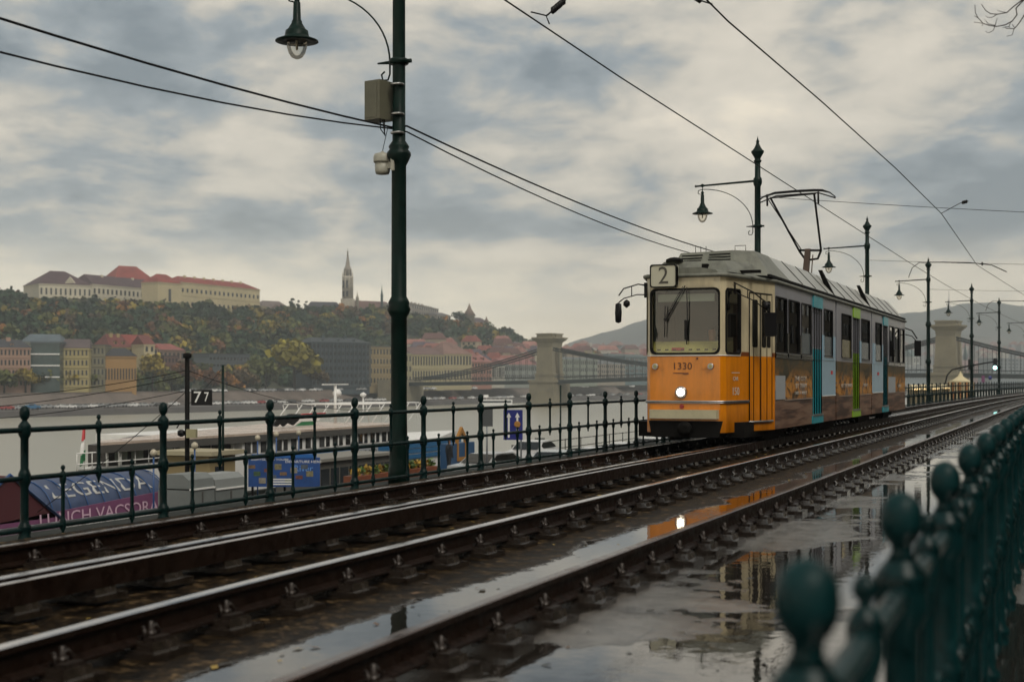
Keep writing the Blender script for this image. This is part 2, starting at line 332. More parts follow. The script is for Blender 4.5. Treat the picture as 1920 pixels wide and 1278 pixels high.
# ------------------------------------------------------------------ rails
def rail_mesh(name, L, ztop, nb, label, hm, w=.036, D1=400, narrow=False):
    zf = ztop-.156
    prof = [(-.07, zf), (-.07, zf+.012), (-.012, zf+.03), (-.009, ztop-.045), (-w, ztop-.034), (-w, ztop-.006), (-w+.008, ztop), (w-.008, ztop), (w, ztop-.006), (w, ztop-.034), (.009, ztop-.045), (.012, zf+.03), (.07, zf+.012), (.07, zf)]
    if narrow: prof = [(-.02, zf+.02), (-.02, ztop-.006), (-.014, ztop), (.014, ztop), (.02, ztop-.006), (.02, zf+.02)]
    mb = MB(); Ds = [-6+.5*i for i in range(30)]+[9+4*i for i in range(100)]; prev = None; n = len(prof)
    for D in Ds:
        x0 = -L+bend(D)+nb*max(0, 8-max(D, 2))**2
        cur = [Vector((x0+px_, D, z)) for px_, z in prof]
        if prev:
            for i in range(n):
                j = (i+1) % n; top = (prof[i][1] > ztop-.008 and prof[j][1] > ztop-.008)
                mb.add([prev[i], prev[j], cur[j], cur[i]], [(0, 1, 2, 3)], 1 if top else 0)
        prev = cur
    return mb.build(name, [rail_rust, hm], label=label, cat='rail', group='rails of the two tram tracks')
RAILS = [(7.22, .167, 0, 'farthest tram rail running just in front of the river railing'),
         (5.72, .240, .005, 'shiny second rail from the river railing, with a thinner check rail along it'),
         (4.43, .216, .010, 'polished rail of the near track on its river side, third from the railing'),
         (2.90, .216, .004, 'brown nearest rail beside the puddled concrete walkway')]
for (L, zt, nb, lb), hm in zip(RAILS, (rail_dull, rail_head, rail_head, rail_brown)): rail_mesh('rail', L, zt, nb, lb, hm)
rail_mesh('check_rail', 5.565, .235, .005, 'narrow check rail running tight beside the second rail', rail_head, narrow=True)
# fastenings
def fast_parts():
    a = MB(); a.box((0, 0, .018), (.46, .30, .036)); a.frustum((0, 0), (.36, .21), (.34, .19), .036, .078)
    c = MB()
    c.box((.125, 0, .088), (.06, .13, .02))
    c.hexa([(.05, -.045, .055), (.125, -.045, .055), (.125, .045, .055), (.05, .045, .055)], [(.03, -.035, .095), (.105, -.035, .085), (.105, .035, .085), (.03, .035, .095)])
    c.tube([(.075, -.055, .09), (.10, -.06, .115), (.075, -.05, .14), (.06, -.02, .125)], .011, 6)
    c.tube([(.075, .055, .09), (.10, .06, .115), (.075, .05, .14), (.06, .02, .125)], .011, 6)
    b = MB(); b.lathe([(.028, .085), (.028, .118), (.014, .120), (.014, .165), (.003, .168)], (.085, 0, 0), 7)
    return a, c, b
a_, c_, b_ = fast_parts()
fr0 = empty('rail_fastening'); a_.build('base_plate', plate_wet, fr0); cl0 = c_.build('rail_clip', bolt_mat, fr0); b_.build('bolt', bolt_mat, cl0)
cl1 = c_.build('rail_clip', bolt_mat, fr0); cl1.rotation_euler = (0, 0, math.pi); b_.build('bolt', bolt_mat, cl1)
full = MB()
for q in (a_,): full.add(q.v, q.f)
for sgn in (1, -1):
    for q in (c_, b_): full.add([(v[0]*sgn, v[1]*sgn, v[2]) for v in q.v], q.f)
fr1 = full.build('rail_fastening', plate_wet)
index_kids(fr0)
flab = ['dark rail fastening plate bolted under the farthest rail by the railing', 'dark rail fastening plate bolted under the second rail from the railing',
        'wet rail fastening plate bolted under the polished third rail', 'wet stepped rail fastening plate bolted under the nearest brown rail']
used0 = used1 = False; stuff = MB(); cnt = 0
for ri in (3, 2, 1, 0):
    L, zt, nb, _ = RAILS[ri]; n_ind = (92, 78, 62, 50)[3-ri]; k = 0; D = 2.0+ri*.17
    while D < 130:
        x0 = -L+bend(D)+nb*max(0, 8-max(D, 2))**2; dz = zt-.216
        px_, py_, Z_ = proj((x0, D, 0)) if D > 3 else (-999, 0, 1)
        if px_ > -60 and py_ < 1330 and px_ < 1960:
            rz = (random.random()-.5)*.06
            if k < n_ind:
                if D < 17:
                    if not used0: o = fr0; used0 = True
                    else: o = copy_tree(fr0)
                else:
                    if not used1: o = fr1; used1 = True
                    else: o = link_copy(fr1)
                o.location = (x0, D, dz); o.rotation_euler = (0, 0, rz)
                tag(o, flab[ri], 'rail fastening', 'rail fastenings under rail %s' % ('one', 'two', 'three', 'four')[ri])
            elif D < 130: stuff.add([(v[0]+x0, v[1]+D, v[2]+dz) for v in a_.v+[( .07, 0, .15)]], a_.f); stuff.box((x0+.08, D, .1+dz), (.07, .09, .09))
            k += 1
        D += .70
stuff.build('rail_fastenings', plate_wet, kind='stuff', label='rows of small rail fastenings far along the tracks', cat='rail fastenings')
# ------------------------------------------------------------------ iron railings
MAINP = [(.062, -.1), (.062, -.02), (.05, .0), (.055, .02), (.052, .045), (.06, .06), (.056, .08), (.042, .10), (.037, .13), (.035, .42), (.048, .45), (.055, .475), (.048, .50), (.055, .525), (.046, .55), (.035, .58), (.035, .84), (.05, .87), (.055, .89), (.052, .93), (.055, .945), (.05, .96), (.03, .985), (.02, 1.0)]
BALL = [(.020, .99), (.024, 1.005), (.036, 1.020), (.044, 1.045), (.045, 1.065), (.042, 1.09), (.033, 1.11), (.018, 1.123), (.003, 1.127)]
UPB = [(.004, .39), (.012, .40), (.014, .43), (.028, .46), (.030, .475), (.030, .525), (.024, .54), (.019, .57), (.019, .85), (.026, .87), (.032, .895), (.032, .945), (.022, .965), (.012, .975), (.012, .985), (.021, .995), (.022, 1.01), (.014, 1.025), (.004, 1.03)]
LOB = [(r_, z-.445) for r_, z in UPB]
def railing(name, L, D0, D1, sp, label, matl, seg=10, bend=bend, BALL=BALL):
    root = empty(name, (-L+bend(D0), D0, -.1), label=label, cat='railing', group='green cast iron railings'); inv = Vector(root.location)
    def pt(D, z): return Vector((-L+bend(D), D, z))-inv
    post = MB().lathe(MAINP, n=seg); ball = MB().lathe(BALL, n=seg); ub = MB().lathe(UPB, n=max(6, seg-4)); lb = MB().lathe(LOB, n=max(6, seg-4))
    po = bo = uo = lo = None; nP = nU = nL = 0; sU = MB(); sL = MB()
    D = D0
    Ds = []
    while D <= D1: Ds.append(D); D += sp
    for D in Ds:
        b = pt(D, 0)
        if nP < 100:
            if po is None: po = post.build('post', matl, root, b); bo = ball.build('finial_ball', matl, po); c = po
            else: c = link_copy(po, root, loc=b); link_copy(bo, c)
            nP += 1
        b = pt(D+sp/2, 0)
        if D+sp <= D1:
            if uo is None: uo = ub.build('upper_baluster', matl, root, b); nU += 1
            elif nU < 100: link_copy(uo, root, loc=b); nU += 1
            else: sU.add([Vector(v)+b for v in ub.v], ub.f, 0, True)
            for q in (.25, .75):
                b = pt(D+sp*q, 0)
                if lo is None: lo = lb.build('lower_baluster', matl, root, b); nL += 1
                elif nL < 100: link_copy(lo, root, loc=b); nL += 1
                else: sL.add([Vector(v)+b for v in lb.v], lb.f, 0, True)
    if sU.v: sU.build('upper_baluster', matl, root, kind='stuff')
    if sL.v: sL.build('lower_baluster', matl, root, kind='stuff')
    for nm, z, r_ in (('handrail', .915, .024), ('middle_rail', .495, .023), ('lower_rail', .045, .023)):
        MB().tube([pt(D, z) for D in Ds], r_, 8).build(nm, matl, root)
    return root
D46 = Dof(46, 8.6)
railing('railing', 8.6, D46-4, D46+44, 2.0, 'long dark green iron railing on the river side, ending behind the tram front', iron_green)
railing('railing', 8.6, D46+46, D46+232, 2.0, 'distant dark railing curving away beyond the tram along the river', iron_green, seg=6)
rr0 = railing('railing', 0, 0, 1.168*13, 1.168, 'teal iron railing close on the right, its round knobs out of focus', teal_paint, seg=24, bend=lambda D: 0, BALL=[(.03, .985), (.022, 1.0), (.022, 1.016), (.032, 1.028), (.041, 1.045), (.044, 1.068), (.041, 1.092), (.032, 1.111), (.018, 1.122), (.003, 1.127)])
THR = math.atan((1993-960)/FPX); dvr = Vector((math.sin(THR-TH), math.cos(THR-TH), 0)); p = WG(1514, 1.864, -.1)-dvr*1.168; rr0.location = p; rr0.rotation_euler = (0, 0, TH-THR)
# ------------------------------------------------------------------ street lamps
def street_lamp(D, label, L=8.9, near=False, low=False, side=-1):
    root = empty('street_lamp', (-L+bend(D), D, -.1), label=label, cat='street lamp', group='green iron lamp posts along the railing')
    n = 20 if near else 10
    pole = [(.15, 0), (.15, .22), (.135, .26), (.13, .5), (.14, .55), (.12, .60), (.112, 1.0), (.112, 2.32), (.14, 2.36), (.165, 2.42), (.14, 2.48), (.15, 2.52), (.13, 2.56), (.108, 2.6), (.102, 4.42), (.13, 4.47), (.17, 4.56), (.165, 4.6), (.13, 4.64), (.145, 4.68), (.12, 4.72), (.092, 4.76), (.088, 7.0), (.12, 7.06), (.13, 7.15), (.12, 7.24), (.085, 7.28), (.08, 7.72)]
    MB().lathe(pole, n=n).build('pole', green_post, root)
    fin = [(.10, 7.70), (.12, 7.74), (.08, 7.78), (.10, 7.84), (.185, 7.98), (.19, 8.02), (.15, 8.05), (.10, 8.12), (.05, 8.22), (.04, 8.27), (.055, 8.30), (.03, 8.34), (.008, 8.42), (.003, 8.46)]
    MB().lathe(fin, n=n).build('finial', green_post, root)
    s = side; a = 1.63
    arm = MB(); arm.tube([(0, 0, 7.17), (s*(a+.18), 0, 7.10)], [.034, .026], 8); arm.lathe([(.01, -.04), (.05, -.02), (.05, .04), (.02, .06)], (s*a, 0, 7.1), 8); arm.lathe([(.01, -.04), (.035, 0), (.01, .04)], (s*(a+.2), 0, 7.1), 8)
    arm.build('arm', green_post, root)
    pts = []
    for k in range(15):
        t_ = k/14*math.pi/2; pts.append((s*(.13+(a-.1)*(1-math.sin(t_))) if False else s*(.13+(a-.05)*(1-math.cos(t_))*.0+ (a-.05)*math.sin(t_)*1.0*0), 0, 0))
    pts = [(s*(a+.12-.06), 0, 6.93), (s*(a+.14), 0, 6.97), (s*(a+.10), 0, 7.01)]
    for k in range(14):
        t_ = k/13*math.pi/2; pts.append((s*(.13+(a-.15)*math.cos(t_)), 0, 5.78+1.22*math.sin(math.pi/2-0)*1.0 if False else 0))
    pts = [(s*(a+.06), 0, 6.86), (s*(a+.13), 0, 6.88), (s*(a+.13), 0, 6.97)]
    for k in range(16):
        t_ = k/15*math.pi/2; pts.append((s*(.13+(a-.12)*math.cos(t_)), 0, 5.9+1.12*math.cos(math.pi/2-(math.pi/2-t_)) if False else 5.9+1.12*math.sqrt(max(0, 1-(1-math.cos(math.pi/2-t_))**2)) if False else 0))
    pts = [(s*(a+.06), 0, 6.86), (s*(a+.13), 0, 6.88), (s*(a+.12), 0, 6.97)]
    for k in range(17):           # quarter ellipse from the arm tip down to the pole
        t_ = math.pi/2*(1-k/16); pts.append((s*(a-(a-.14)*math.cos(t_)), 0, 5.85+1.15*math.sin(t_)))
    pts += [(s*.14, 0, 5.7), (s*.17, 0, 5.62), (s*.25, 0, 5.62), (s*.27, 0, 5.70), (s*.22, 0, 5.74)]
    br_ = MB(); br_.tube(pts, .013, 6); br_.lathe([(.12, 5.82), (.14, 5.84), (.14, 5.88), (.12, 5.90)], n=n); br_.tube([(s*.1, 0, 5.86), (s*.33, 0, 5.86)], [.03, .012], 6); br_.tube([(-s*.1, 0, 5.86), (-s*.19, 0, 5.86)], .03, 6)
    br_.build('scroll_bracket', green_post, root)
    x = s*a; m = n
    lan = MB().lathe([(.012, 7.0), (.014, 6.85), (.04, 6.83), (.05, 6.80), (.035, 6.77), (.05, 6.74), (.058, 6.50), (.075, 6.47), (.075, 6.45), (.13, 6.36), (.16, 6.34), (.172, 6.28), (.18, 6.25), (.305, 6.20), (.31, 6.185), (.17, 6.19), (.16, 6.20)][::-1], (x, 0, .10), m).build('lantern', green_post, root)
    MB().lathe([(.145, 6.20), (.15, 6.17), (.145, 6.10), (.12, 6.02), (.08, 5.96), (.03, 5.935), (.003, 5.93)][::-1], (x, 0, .10), m).build('glass_bowl', lamp_glass, lan)
    MB().lathe([(.02, 6.20), (.02, 6.08), (.01, 6.06)][::-1], (x, 0, .10), 6).build('bulb', grey_cam, lan)
    return root
Dp = [Dof(748, 8.9)]; Dp2 = (41.05-8.9*ST)/CT
DL = [Dp[0], Dp2, Dp2+21.6, Dp2+44, Dp2+68, Dp2+88]
labs = ['tall green lamp post in the foreground carrying a grey cabinet and a round camera', 'green lamp post with hanging lantern rising just behind the front of the tram', 'green lamp post seen above the rear half of the tram roof',
        'green lamp post with lantern right of the tram, in front of the stone bridge tower', 'slim green lamp post right of the bridge tower, near the traffic lights', 'farthest but one lamp post, thin and dark by the right edge']
for D, lb in zip(DL, labs): street_lamp(D, lb, near=(D < 30))
street_lamp(Dp2+112, 'farthest lamp post, half cut by the right edge of the picture')
# things hung on the near lamp
x0, D0 = -8.9, DL[0]
cb = empty('switch_cabinet', (x0-.28, D0-.06, 4.95), rz=R(-12), label='small grey-brown metal cabinet strapped to the nearest lamp post', cat='cabinet')
MB().box((0, 0, .27), (.27, .30, .54)).build('housing', grey_box, cb); mb = MB(); mb.box((-.02, -.153, .27), (.21, .006, .48)); mb.build('door', grey_box, cb)
mb = MB()
for z in (.06, .47, -.2): mb.lathe([(.096, z), (.098, z+.004), (.098, z+.02), (.096, z+.024)], (.28, .06, 0), 16)
mb.build('strap', chrome, cb)
mb = MB(); mb.tube([(0.02, 0, 0), (.03, 0, -.12), (.10, 0, -.2)], .008, 5); mb.tube([(.07, 0, 0), (.09, 0, -.12), (.11, 0, -.22)], .008, 5); mb.tube([(.1, 0, 0), (.1, 0, -.2)], .008, 5); mb.build('cable', wire_mat, cb)
cm = empty('surveillance_camera', (x0-.24, D0-.03, 4.2), label='round grey camera dome on a bracket under the cabinet of the nearest lamp post', cat='camera')
MB().lathe([(.03, 0), (.09, .01), (.105, .05), (.108, .18)], n=20).build('dome', grey_cam, cm)
MB().lathe([(.125, .17), (.128, .19), (.128, .25), (.11, .29), (.03, .31), (.015, .33)], n=20).build('cover', grey_cam, cm)
mb = MB(); mb.box((.15, 0, .14), (.14, .09, .12)); mb.box((.2, -.02, .14), (.05, .16, .2)); mb.build('bracket', grey_cam, cm)
MB().tube([(0, 0, .33), (.03, 0, .45), (.09, 0, .68)], .005, 5).build('cable', wire_mat, cm)
# ------------------------------------------------------------------ overhead wires
def catenary(a, b, sag, n=16):
    a, b = Vector(a), Vector(b); return [a.lerp(b, t/n)-UP*(sag*4*(t/n)*(1-t/n)) for t in range(n+1)]
def wire(name, pts, r_, label, grp='overhead wires', **kw): return MB().tube(pts, r_, 5).build(name, wire_mat, label=label, cat='wire', group=grp)
def PL(D, z, dx=0, L=8.9): return (-L+bend(D)+dx, D, z)
Dm = DL[0]-22.5
wire('feeder_cable', catenary(PL(Dm, 5.05, .1), PL(DL[0], 4.86, -.12), .42)+catenary(PL(DL[0], 4.86, .12), PL(DL[1], 4.68, .1), .22)+catenary(PL(DL[1], 4.68), PL(DL[2], 4.7), .2), .014, 'upper slack cable crossing the sky from the left edge to the nearest lamp post', 'slack cables strung between lamp posts')
wire('feeder_cable', catenary(PL(Dm, 4.85, .1), PL(DL[0], 4.84, -.12), .66)+catenary(PL(DL[0], 4.78, .12), PL(DL[1], 4.60, .1), .36)+catenary(PL(DL[1], 4.60), PL(DL[2], 4.6), .3), .011, 'lower slack cable crossing the sky from the left edge to the nearest lamp post', 'slack cables strung between lamp posts')
wz = 5.82
pts = [(-6.42, -6, wz), (-6.3, 8, wz-.01), (-6.3, 10, wz-.02)]+[(-6.42+bend(D), D, wz-.02) for D in (20, 33, 42, 55, 70, 90, 110, 130, 160, 200)]
wire('contact_wire', pts, .011, 'overhead contact wire above the tram, touched by its pantograph', 'tram contact wires')
def wp(px, py, z):
    Z = FPX*(z-CAMZ)/(HY-py); return W(px, py, Z)
w2 = [wp(1325, 0, wz), wp(1365, 40, wz), wp(1540, 190, wz), wp(1680, 316, wz), wp(1765, 400, wz), wp(1832, 497, wz), wp(1935, 562, wz)]
d0 = (w2[0]-w2[1]).normalized(); w2 = [w2[0]+d0*9]+w2
wire('contact_wire', w2, .011, 'overhead contact wire above the empty near track, zigzagging across the right of the sky', 'tram contact wires')
def span(D, z0, z1, label, xe=8, drop=None):
    wire('span_wire', catenary(PL(D, z0), (xe, D+2, z1), .12), .008, label, 'span wires crossing the tracks')
span(DL[1], 6.62, 5.3, 'span wire running right from the lamp post behind the pantograph')
span(DL[2], 6.45, 5.9, 'span wire running right from the lamp post above the tram rear')
span(DL[3], 6.5, 6.2, 'span wire running right from the lamp post before the bridge tower')
# hangers that hold the near wire
def hanger(pa, pb, pc, label):
    root = empty('wire_hanger', pb, label=label, cat='wire hanger', group='wire hangers and insulators'); inv = Vector(pb)
    MB().tube([Vector(pa)-inv, (0, 0, 0), Vector(pc)-inv], .010, 5).build('yoke', wire_mat, root)
    d = (Vector(pc)-inv); mb = MB()
    for k in range(3): mb.lathe([(.005, -.05), (.03, -.03), (.03, .03), (.005, .05)], d*(.35+.2*k), 8)
    mb.build('insulator', black_plastic, root)
hanger(wp(1765, 400, wz), wp(1800, 381, wz+.16), wp(1816, 377, wz+.17), 'hanger holding the right contact wire, over the tram rear')
a0 = wp(1335, 8, wz); hanger(a0, wp(1318, 3, wz+.1), wp(1300, -8, wz+.3), 'hanger at the top edge on the right contact wire')
hanger(wp(996, 23, wz), wp(1025, 30, wz+.06), wp(1067, -6, wz+.35), 'yoke holding the contact wire near the top middle of the sky')
hanger(wp(1030, 45, wz), wp(1024, 30, wz+.06), wp(1060, 0, wz+.3), 'lower strand of the yoke near the top middle of the sky')
def bracket_arm(i, label):
    D = DL[i]; root = empty('wire_bracket', PL(D, 6.9), label=label, cat='bracket', group='curved arms holding the contact wires')
    mb = MB(); mb.tube([(0, 0, 1.15), (.8, .2, 1.14), (2.2, .5, 1.10), (3.4, .8, .95), (4.2, 1.0, .55)], .03, 6); mb.tube([(0, 0, 1.1), (-.5, 0, 1.15), (-.9, 0, .85), (-1.1, 0, .3)], .022, 6)
    mb.build('arm', dark_metal, root); MB().lathe([(.03, -.1), (.07, 0), (.03, .1)], (2.9, .7, 1.02), 8).build('insulator', black_plastic, root)
bracket_arm(3, 'curved wire bracket on top of the lamp post before the bridge tower')
bracket_arm(6-1, 'curved wire bracket by the right edge above the distant lamp')
# ------------------------------------------------------------------ tram
LT = 6.47; TY = 23.8
T = empty('tram', (-LT, TY, 0), label='yellow and cream articulated tram on line 2, covered in adverts along its side', cat='tram')
def ty(px, x=1.15): return Dof(px, LT-x)-TY
ZB, ZG, ZW0, ZW1, ZC = .44, 3.13, 1.85, 2.86, 1.76
HW = 1.15; YS = ty(1453)       # where the nose taper meets the full width side
noseP = [(-HW, YS), (-.70, .10), (-.62, 0), (.62, 0), (.70, .10), (HW, YS)]
# split in bands: orange below ZC, cream above; each facet of the nose gets one panel
def facet(mb, A, B, z0, z1, holes=(), th=.045, mi=0):
    A = Vector((A[0], A[1], 0)); B = Vector((B[0], B[1], 0)); U = (B-A); n = U.length
    mb.panel(A, U, UP, [(0, z0), (n, z0), (n, z1), (0, z1)], holes, th, mi)
    return A, U.normalized(), n
def tparam(px, A, B):   # distance along facet A->B (tram coords) of picture column px
    A = Vector((A[0]-LT, A[1]+TY, 2)); B = Vector((B[0]-LT, B[1]+TY, 2)); lo, hi = 0., 1.
    for _ in range(40):
        m_ = (lo+hi)/2
        if proj(A.lerp(B, m_))[0] < px: lo = m_
        else: hi = m_
    return (B-A).length*lo
body = MB(); cab = MB()
PL_, PM, PR_, PS = (-.62, 0), (.62, 0), (.70, .10), (HW, YS)
t1, t2 = tparam(1360, PR_, PS), tparam(1388, PR_, PS); d1, d2 = tparam(1404, PR_, PS), tparam(1446, PR_, PS)
flen = (Vector(PS)-Vector(PR_)).length
wsO = rrect(.02, 1.80, 1.22, 2.90, .10)     # windscreen opening in the front facet (local u from PL_)
facet(body, PL_, PM, .74, ZC, mi=0); facet(cab, PL_, PM, ZC, ZG, [wsO])
facet(body, PM, PR_, ZB, ZC); facet(cab, PM, PR_, ZC, ZG)
facet(body, (-.70, .10), PL_, ZB, ZC); facet(cab, (-.70, .10), PL_, ZC, ZG)
cwO = rrect(t1, 1.80, t2, 2.90, .07)
facet(body, PR_, PS, ZB, ZC, [[(d1, ZB+.12), (d2, ZB+.12), (d2, ZC-.001), (d1, ZC-.001)]] if False else ())
dw = (d2-d1); dwin = [rrect(d1+.12*dw, 1.92, d1+.36*dw, 2.76, .04), rrect(d1+.54*dw, 1.92, d1+.74*dw, 2.76, .04), rrect(d1+.79*dw, 1.92, d1+.94*dw, 2.76, .03)]
facet(cab, PR_, PS, ZC, ZG, [cwO])
cwL = rrect(flen-t2, 1.80, flen-t1, 2.90, .07)
facet(body, (-HW, YS), (-.70, .10), ZB, ZC); facet(cab, (-HW, YS), (-.70, .10), ZC, ZG, [cwL])
body.panel((-.62, 0, 0), (1, 0, 0), UP, [(0, .44+.0), (.12, .44), (.12, .74), (0, .74)], th=.045); body.panel((-.62, 0, 0), (1, 0, 0), UP, [(1.12, .44), (1.24, .44), (1.24, .74), (1.12, .74)], th=.045)
body.panel((-.62, .003, 0), (1, 0, 0), UP, [(.12, .64), (1.12, .64), (1.12, .74), (.12, .74)], th=.04)
bo = body.build('body', orange, T); cab.build('cab_shell', cream, T)
# seam line and beading
U2 = Vector((HW-.70, YS-.10, 0)).normalized(); N2 = U2.cross(UP)
mb = MB(); mb.tube([(-HW-.004, YS, ZC), (-.704, .10, ZC), (-.622, -.006, ZC), (.622, -.006, ZC), (.706, .10, ZC), (.706+U2.x*t2, .10+U2.y*t2, ZC)], .008, 5)
mb.build('beading', white_paint, T)
mb = MB(); A = Vector((.70, .10, 0)); mb.panel(A+N2*.004, U2, UP, [(t2+.01, ZC+.0), (flen, ZC), (flen, ZC+.07), (t2+.05, ZC+.07)], th=.003); mb.build('waist_stripe', brown_line, T)
# trim bar around the front at z=.97
mb = MB()
for z, r_ in ((.972, .018), (.948, .010)):
    mb.tube([(-.90, .8, z), (-.715, .09, z), (-.63, -.012, z), (.63, -.012, z), (.715, .09, z), (.70+U2.x*(d1-.03)+.014, .10+U2.y*(d1-.03), z)], r_, 6)
mb.build('trim_bar', chrome, T)
# bumper
mb = MB(); mb.hexa([(-.60, -.10, .68), (.58, -.10, .68), (.60, -.004, .68), (-.62, -.004, .68)], [(-.60, -.10, .83), (.58, -.10, .83), (.60, -.004, .83), (-.62, -.004, .83)])
mb.build('bumper', mat('bumper_cream', s2l('#b8b193'), .35, var=.15, vs=5), T)
# dark underframe, coupler, bogies
mb = MB(); mb.box((0, .18, .50), (1.1, .3, .30)); mb.box((0, 1.3, .48), (1.9, 1.8, .26)); mb.hexa([(-.58, -.03, .36), (.60, -.03, .36), (.66, .3, .36), (-.64, .3, .36)], [(-.64, -.012, .64), (.66, -.012, .64), (.66, .3, .64), (-.64, .3, .64)])
mb.build('underframe', dark_metal, T)
MX = Matrix.Rotation(R(90), 3, 'X')
mb = MB(); mb.lathe([(.05, 0), (.13, .01), (.13, .06), (.09, .08), (.07, .2)], (.02, -.12+.0, .50), 14, M=MX.inverted() if False else Matrix.Rotation(R(-90), 3, 'X')); mb.build('coupler', dark_metal, T)
# gutter along nose and roof edge
YE = ty(1697)
gut = MB(); gut.tube([(-HW-.02, YE, ZG), (-HW-.02, YS, ZG), (-.73, .06, ZG+.005), (-.66, -.03, ZG+.005), (.66, -.03, ZG+.005), (.73, .06, ZG+.005), (HW+.02, YS, ZG), (HW+.02, YE, ZG)], .035, 8)
gut.build('gutter', roof_grey, T)
# windscreen rubber and glass
def window(parent, A, U, z_off, loop, fr=.022, glass=glass_pane, name='window', inset=.02, fm=black_rub):
    cx_ = sum(p[0] for p in loop)/len(loop); cy_ = sum(p[1] for p in loop)/len(loop)
    def off(k): return [(p[0]+(k if p[0] > cx_ else -k), p[1]+(k if p[1] > cy_ else -k)) for p in loop]
    mb = MB(); ring(mb, A, U, UP, off(fr*.7), off(-fr*.4), .012, 0, -.05); f = mb.build(name, fm, parent)
    A_ = Vector(A); U_ = Vector(U).normalized(); Nn = U_.cross(UP)
    g = MB(); g.add([A_+U_*p[0]+UP*p[1]-Nn*inset for p in loop], [tuple(range(len(loop)))]); g.build('pane', glass, f)
    return f
window(T, (-.62, 0, 0), (1, 0, 0), 0, wsO, .03, wind_glass, 'windscreen')
window(T, (.70, .10, 0), U2, 0, cwO, .025, glass_pane, 'corner_window')
U3 = Vector((-.70+HW, .10-YS, 0)).normalized(); window(T, (-HW, YS, 0), U3, 0, cwL, .025, glass_pane, 'corner_window')
# cab door on the tapered facet
A = Vector((.70, .10, 0)); dr = MB()
dr.panel(A+N2*.012, U2, UP, [(d1, .62), (d2, .62), (d2, ZC), (d1, ZC)], th=.01, mi=0)
dr.panel(A+N2*.012, U2, UP, [(d1, ZC), (d2, ZC), (d2, 2.86), (d1, 2.86)], [], th=.01, mi=1)
for f_ in (0, .18, .46, .50, .77, 1.0): x = d1+dw*f_; c = A+U2*x+N2*.012; dr.tube([c+UP*.62, c+UP*2.86], .010, 5, mi=2)
dr.tube([A+U2*d1+N2*.012+UP*2.88, A+U2*d2+N2*.012+UP*2.88], .012, 5, mi=2); dr.tube([A+U2*(d1-.03)+N2*.02+UP*.60, A+U2*(d2+.03)+N2*.02+UP*.60], .02, 6, mi=3)
do = dr.build('cab_door', [orange, cream, black_rub, chrome], T)
for lp in dwin:
    mb = MB(); mb.add([A+U2*p[0]+UP*p[1]+N2*.016 for p in lp], [tuple(range(len(lp)))]); mb.build('door_glass', mat('door_glass', (.012, .013, .012), .06) if 'door_glass' not in MATS else MATS['door_glass'], do)
# front fittings
def disc(name, x, z, r_, dep, m_, par=T, n=20, y=0):
    return MB().lathe([(r_*.9, 0), (r_, .01), (r_, dep*.7), (r_*.85, dep)], (x, y, z), n, M=Matrix.Rotation(R(90), 3, 'X')).build(name, m_, par)
h = disc('headlamp', -.06, 1.13, .105, .05, chrome)
MB().lathe([(.072, .045), (.06, .062), (.03, .072), (.003, .075)], (-.06, 0, 1.13), 20, M=Matrix.Rotation(R(90), 3, 'X')).build('headlamp_lens', mat('headlamp_lit', (.9, .85, .7), .2, emit=(1, .88, .66), es=5), h)
for x in (-.52, .46):
    h = disc('marker_lamp', x, 1.575, .055, .045, chrome); disc('marker_lens', x, 1.575, .035, .055, mat('marker_lens', (.30, .28, .12), .15) if 'marker_lens' not in MATS else MATS['marker_lens'], h)
    h = disc('turn_lamp', x+(.12 if x < 0 else -.12), 1.55, .03, .012, orange)
disc('tail_lamp', -.05, .885, .04, .02, mat('red_lens', (.25, .01, .01), .2))
text('fleet_number', '1330', .17, mat('number_brown', (.10, .03, .006), .5), (-.045, -.003, 1.575), (1, 0, 0), UP, T, sx=1.05)
mb = MB(); mb.box((-.07, -.005, 1.46), (.26, .006, .012)); mb.box((.02, -.006, 1.50-.05), (.10, .01, .02)); mb.lathe([(.02, 0), (.015, .02)], (.22, 0, 1.71), 8, M=Matrix.Rotation(R(90), 3, 'X')); mb.build('handle', brown_line, T)
# destination box
bx = MB(); lp = rrect(-.58, 2.93, -.105, 3.33, .045); bx.panel((0, -.14, 0), (1, 0, 0), UP, lp, th=.13); db = bx.build('route_box', mat('route_box_face', s2l('#b9b7a4'), .35), T)
mb = MB(); li = [(-.3425+(p[0]+.3425)*.92, 3.13+(p[1]-3.13)*.90) for p in lp]; ring(mb, (0, -.14, 0), (1, 0, 0), UP, lp, li, .012, 0, -.1); mb.build('box_frame', black_rub, db)
text('route_number', '2', .42, mat('route_digit', (.06, .055, .045), .5), (-.34, -.142, 3.125), (1, 0, 0), UP, db, sx=.95)
mb = MB()
for k in range(5): mb.box((.30, -.008, 2.97+k*.032), (.40, .02, .012))
mb.box((.30, -.004, 3.03), (.44, .01, .19)); mb.build('vent_grille', cream, T)
# wipers
wp_ = MB(); wp_.tube([(.02, -.05, 2.96), (-.30, -.06, 2.42), (-.33, -.05, 2.36)], .010, 5); wp_.tube([(-.02, -.05, 2.95), (-.34, -.06, 2.40)], .006, 5); wp_.tube([(-.33, -.06, 2.62), (-.345, -.05, 2.08)], .010, 5); wp_.lathe([(.03, 0), (.03, .04)], (-.33, -.03, 2.38), 8, M=Matrix.Rotation(R(90), 3, 'X'))
wp_.build('wiper', black_plastic, T)
wp_ = MB(); wp_.tube([(.05, -.05, 2.93), (.06, -.05, 2.4), (.045, -.04, 1.95)], .010, 5); wp_.box((.03, -.045, 2.20), (.045, .03, .34)); wp_.build('wiper', black_plastic, T)
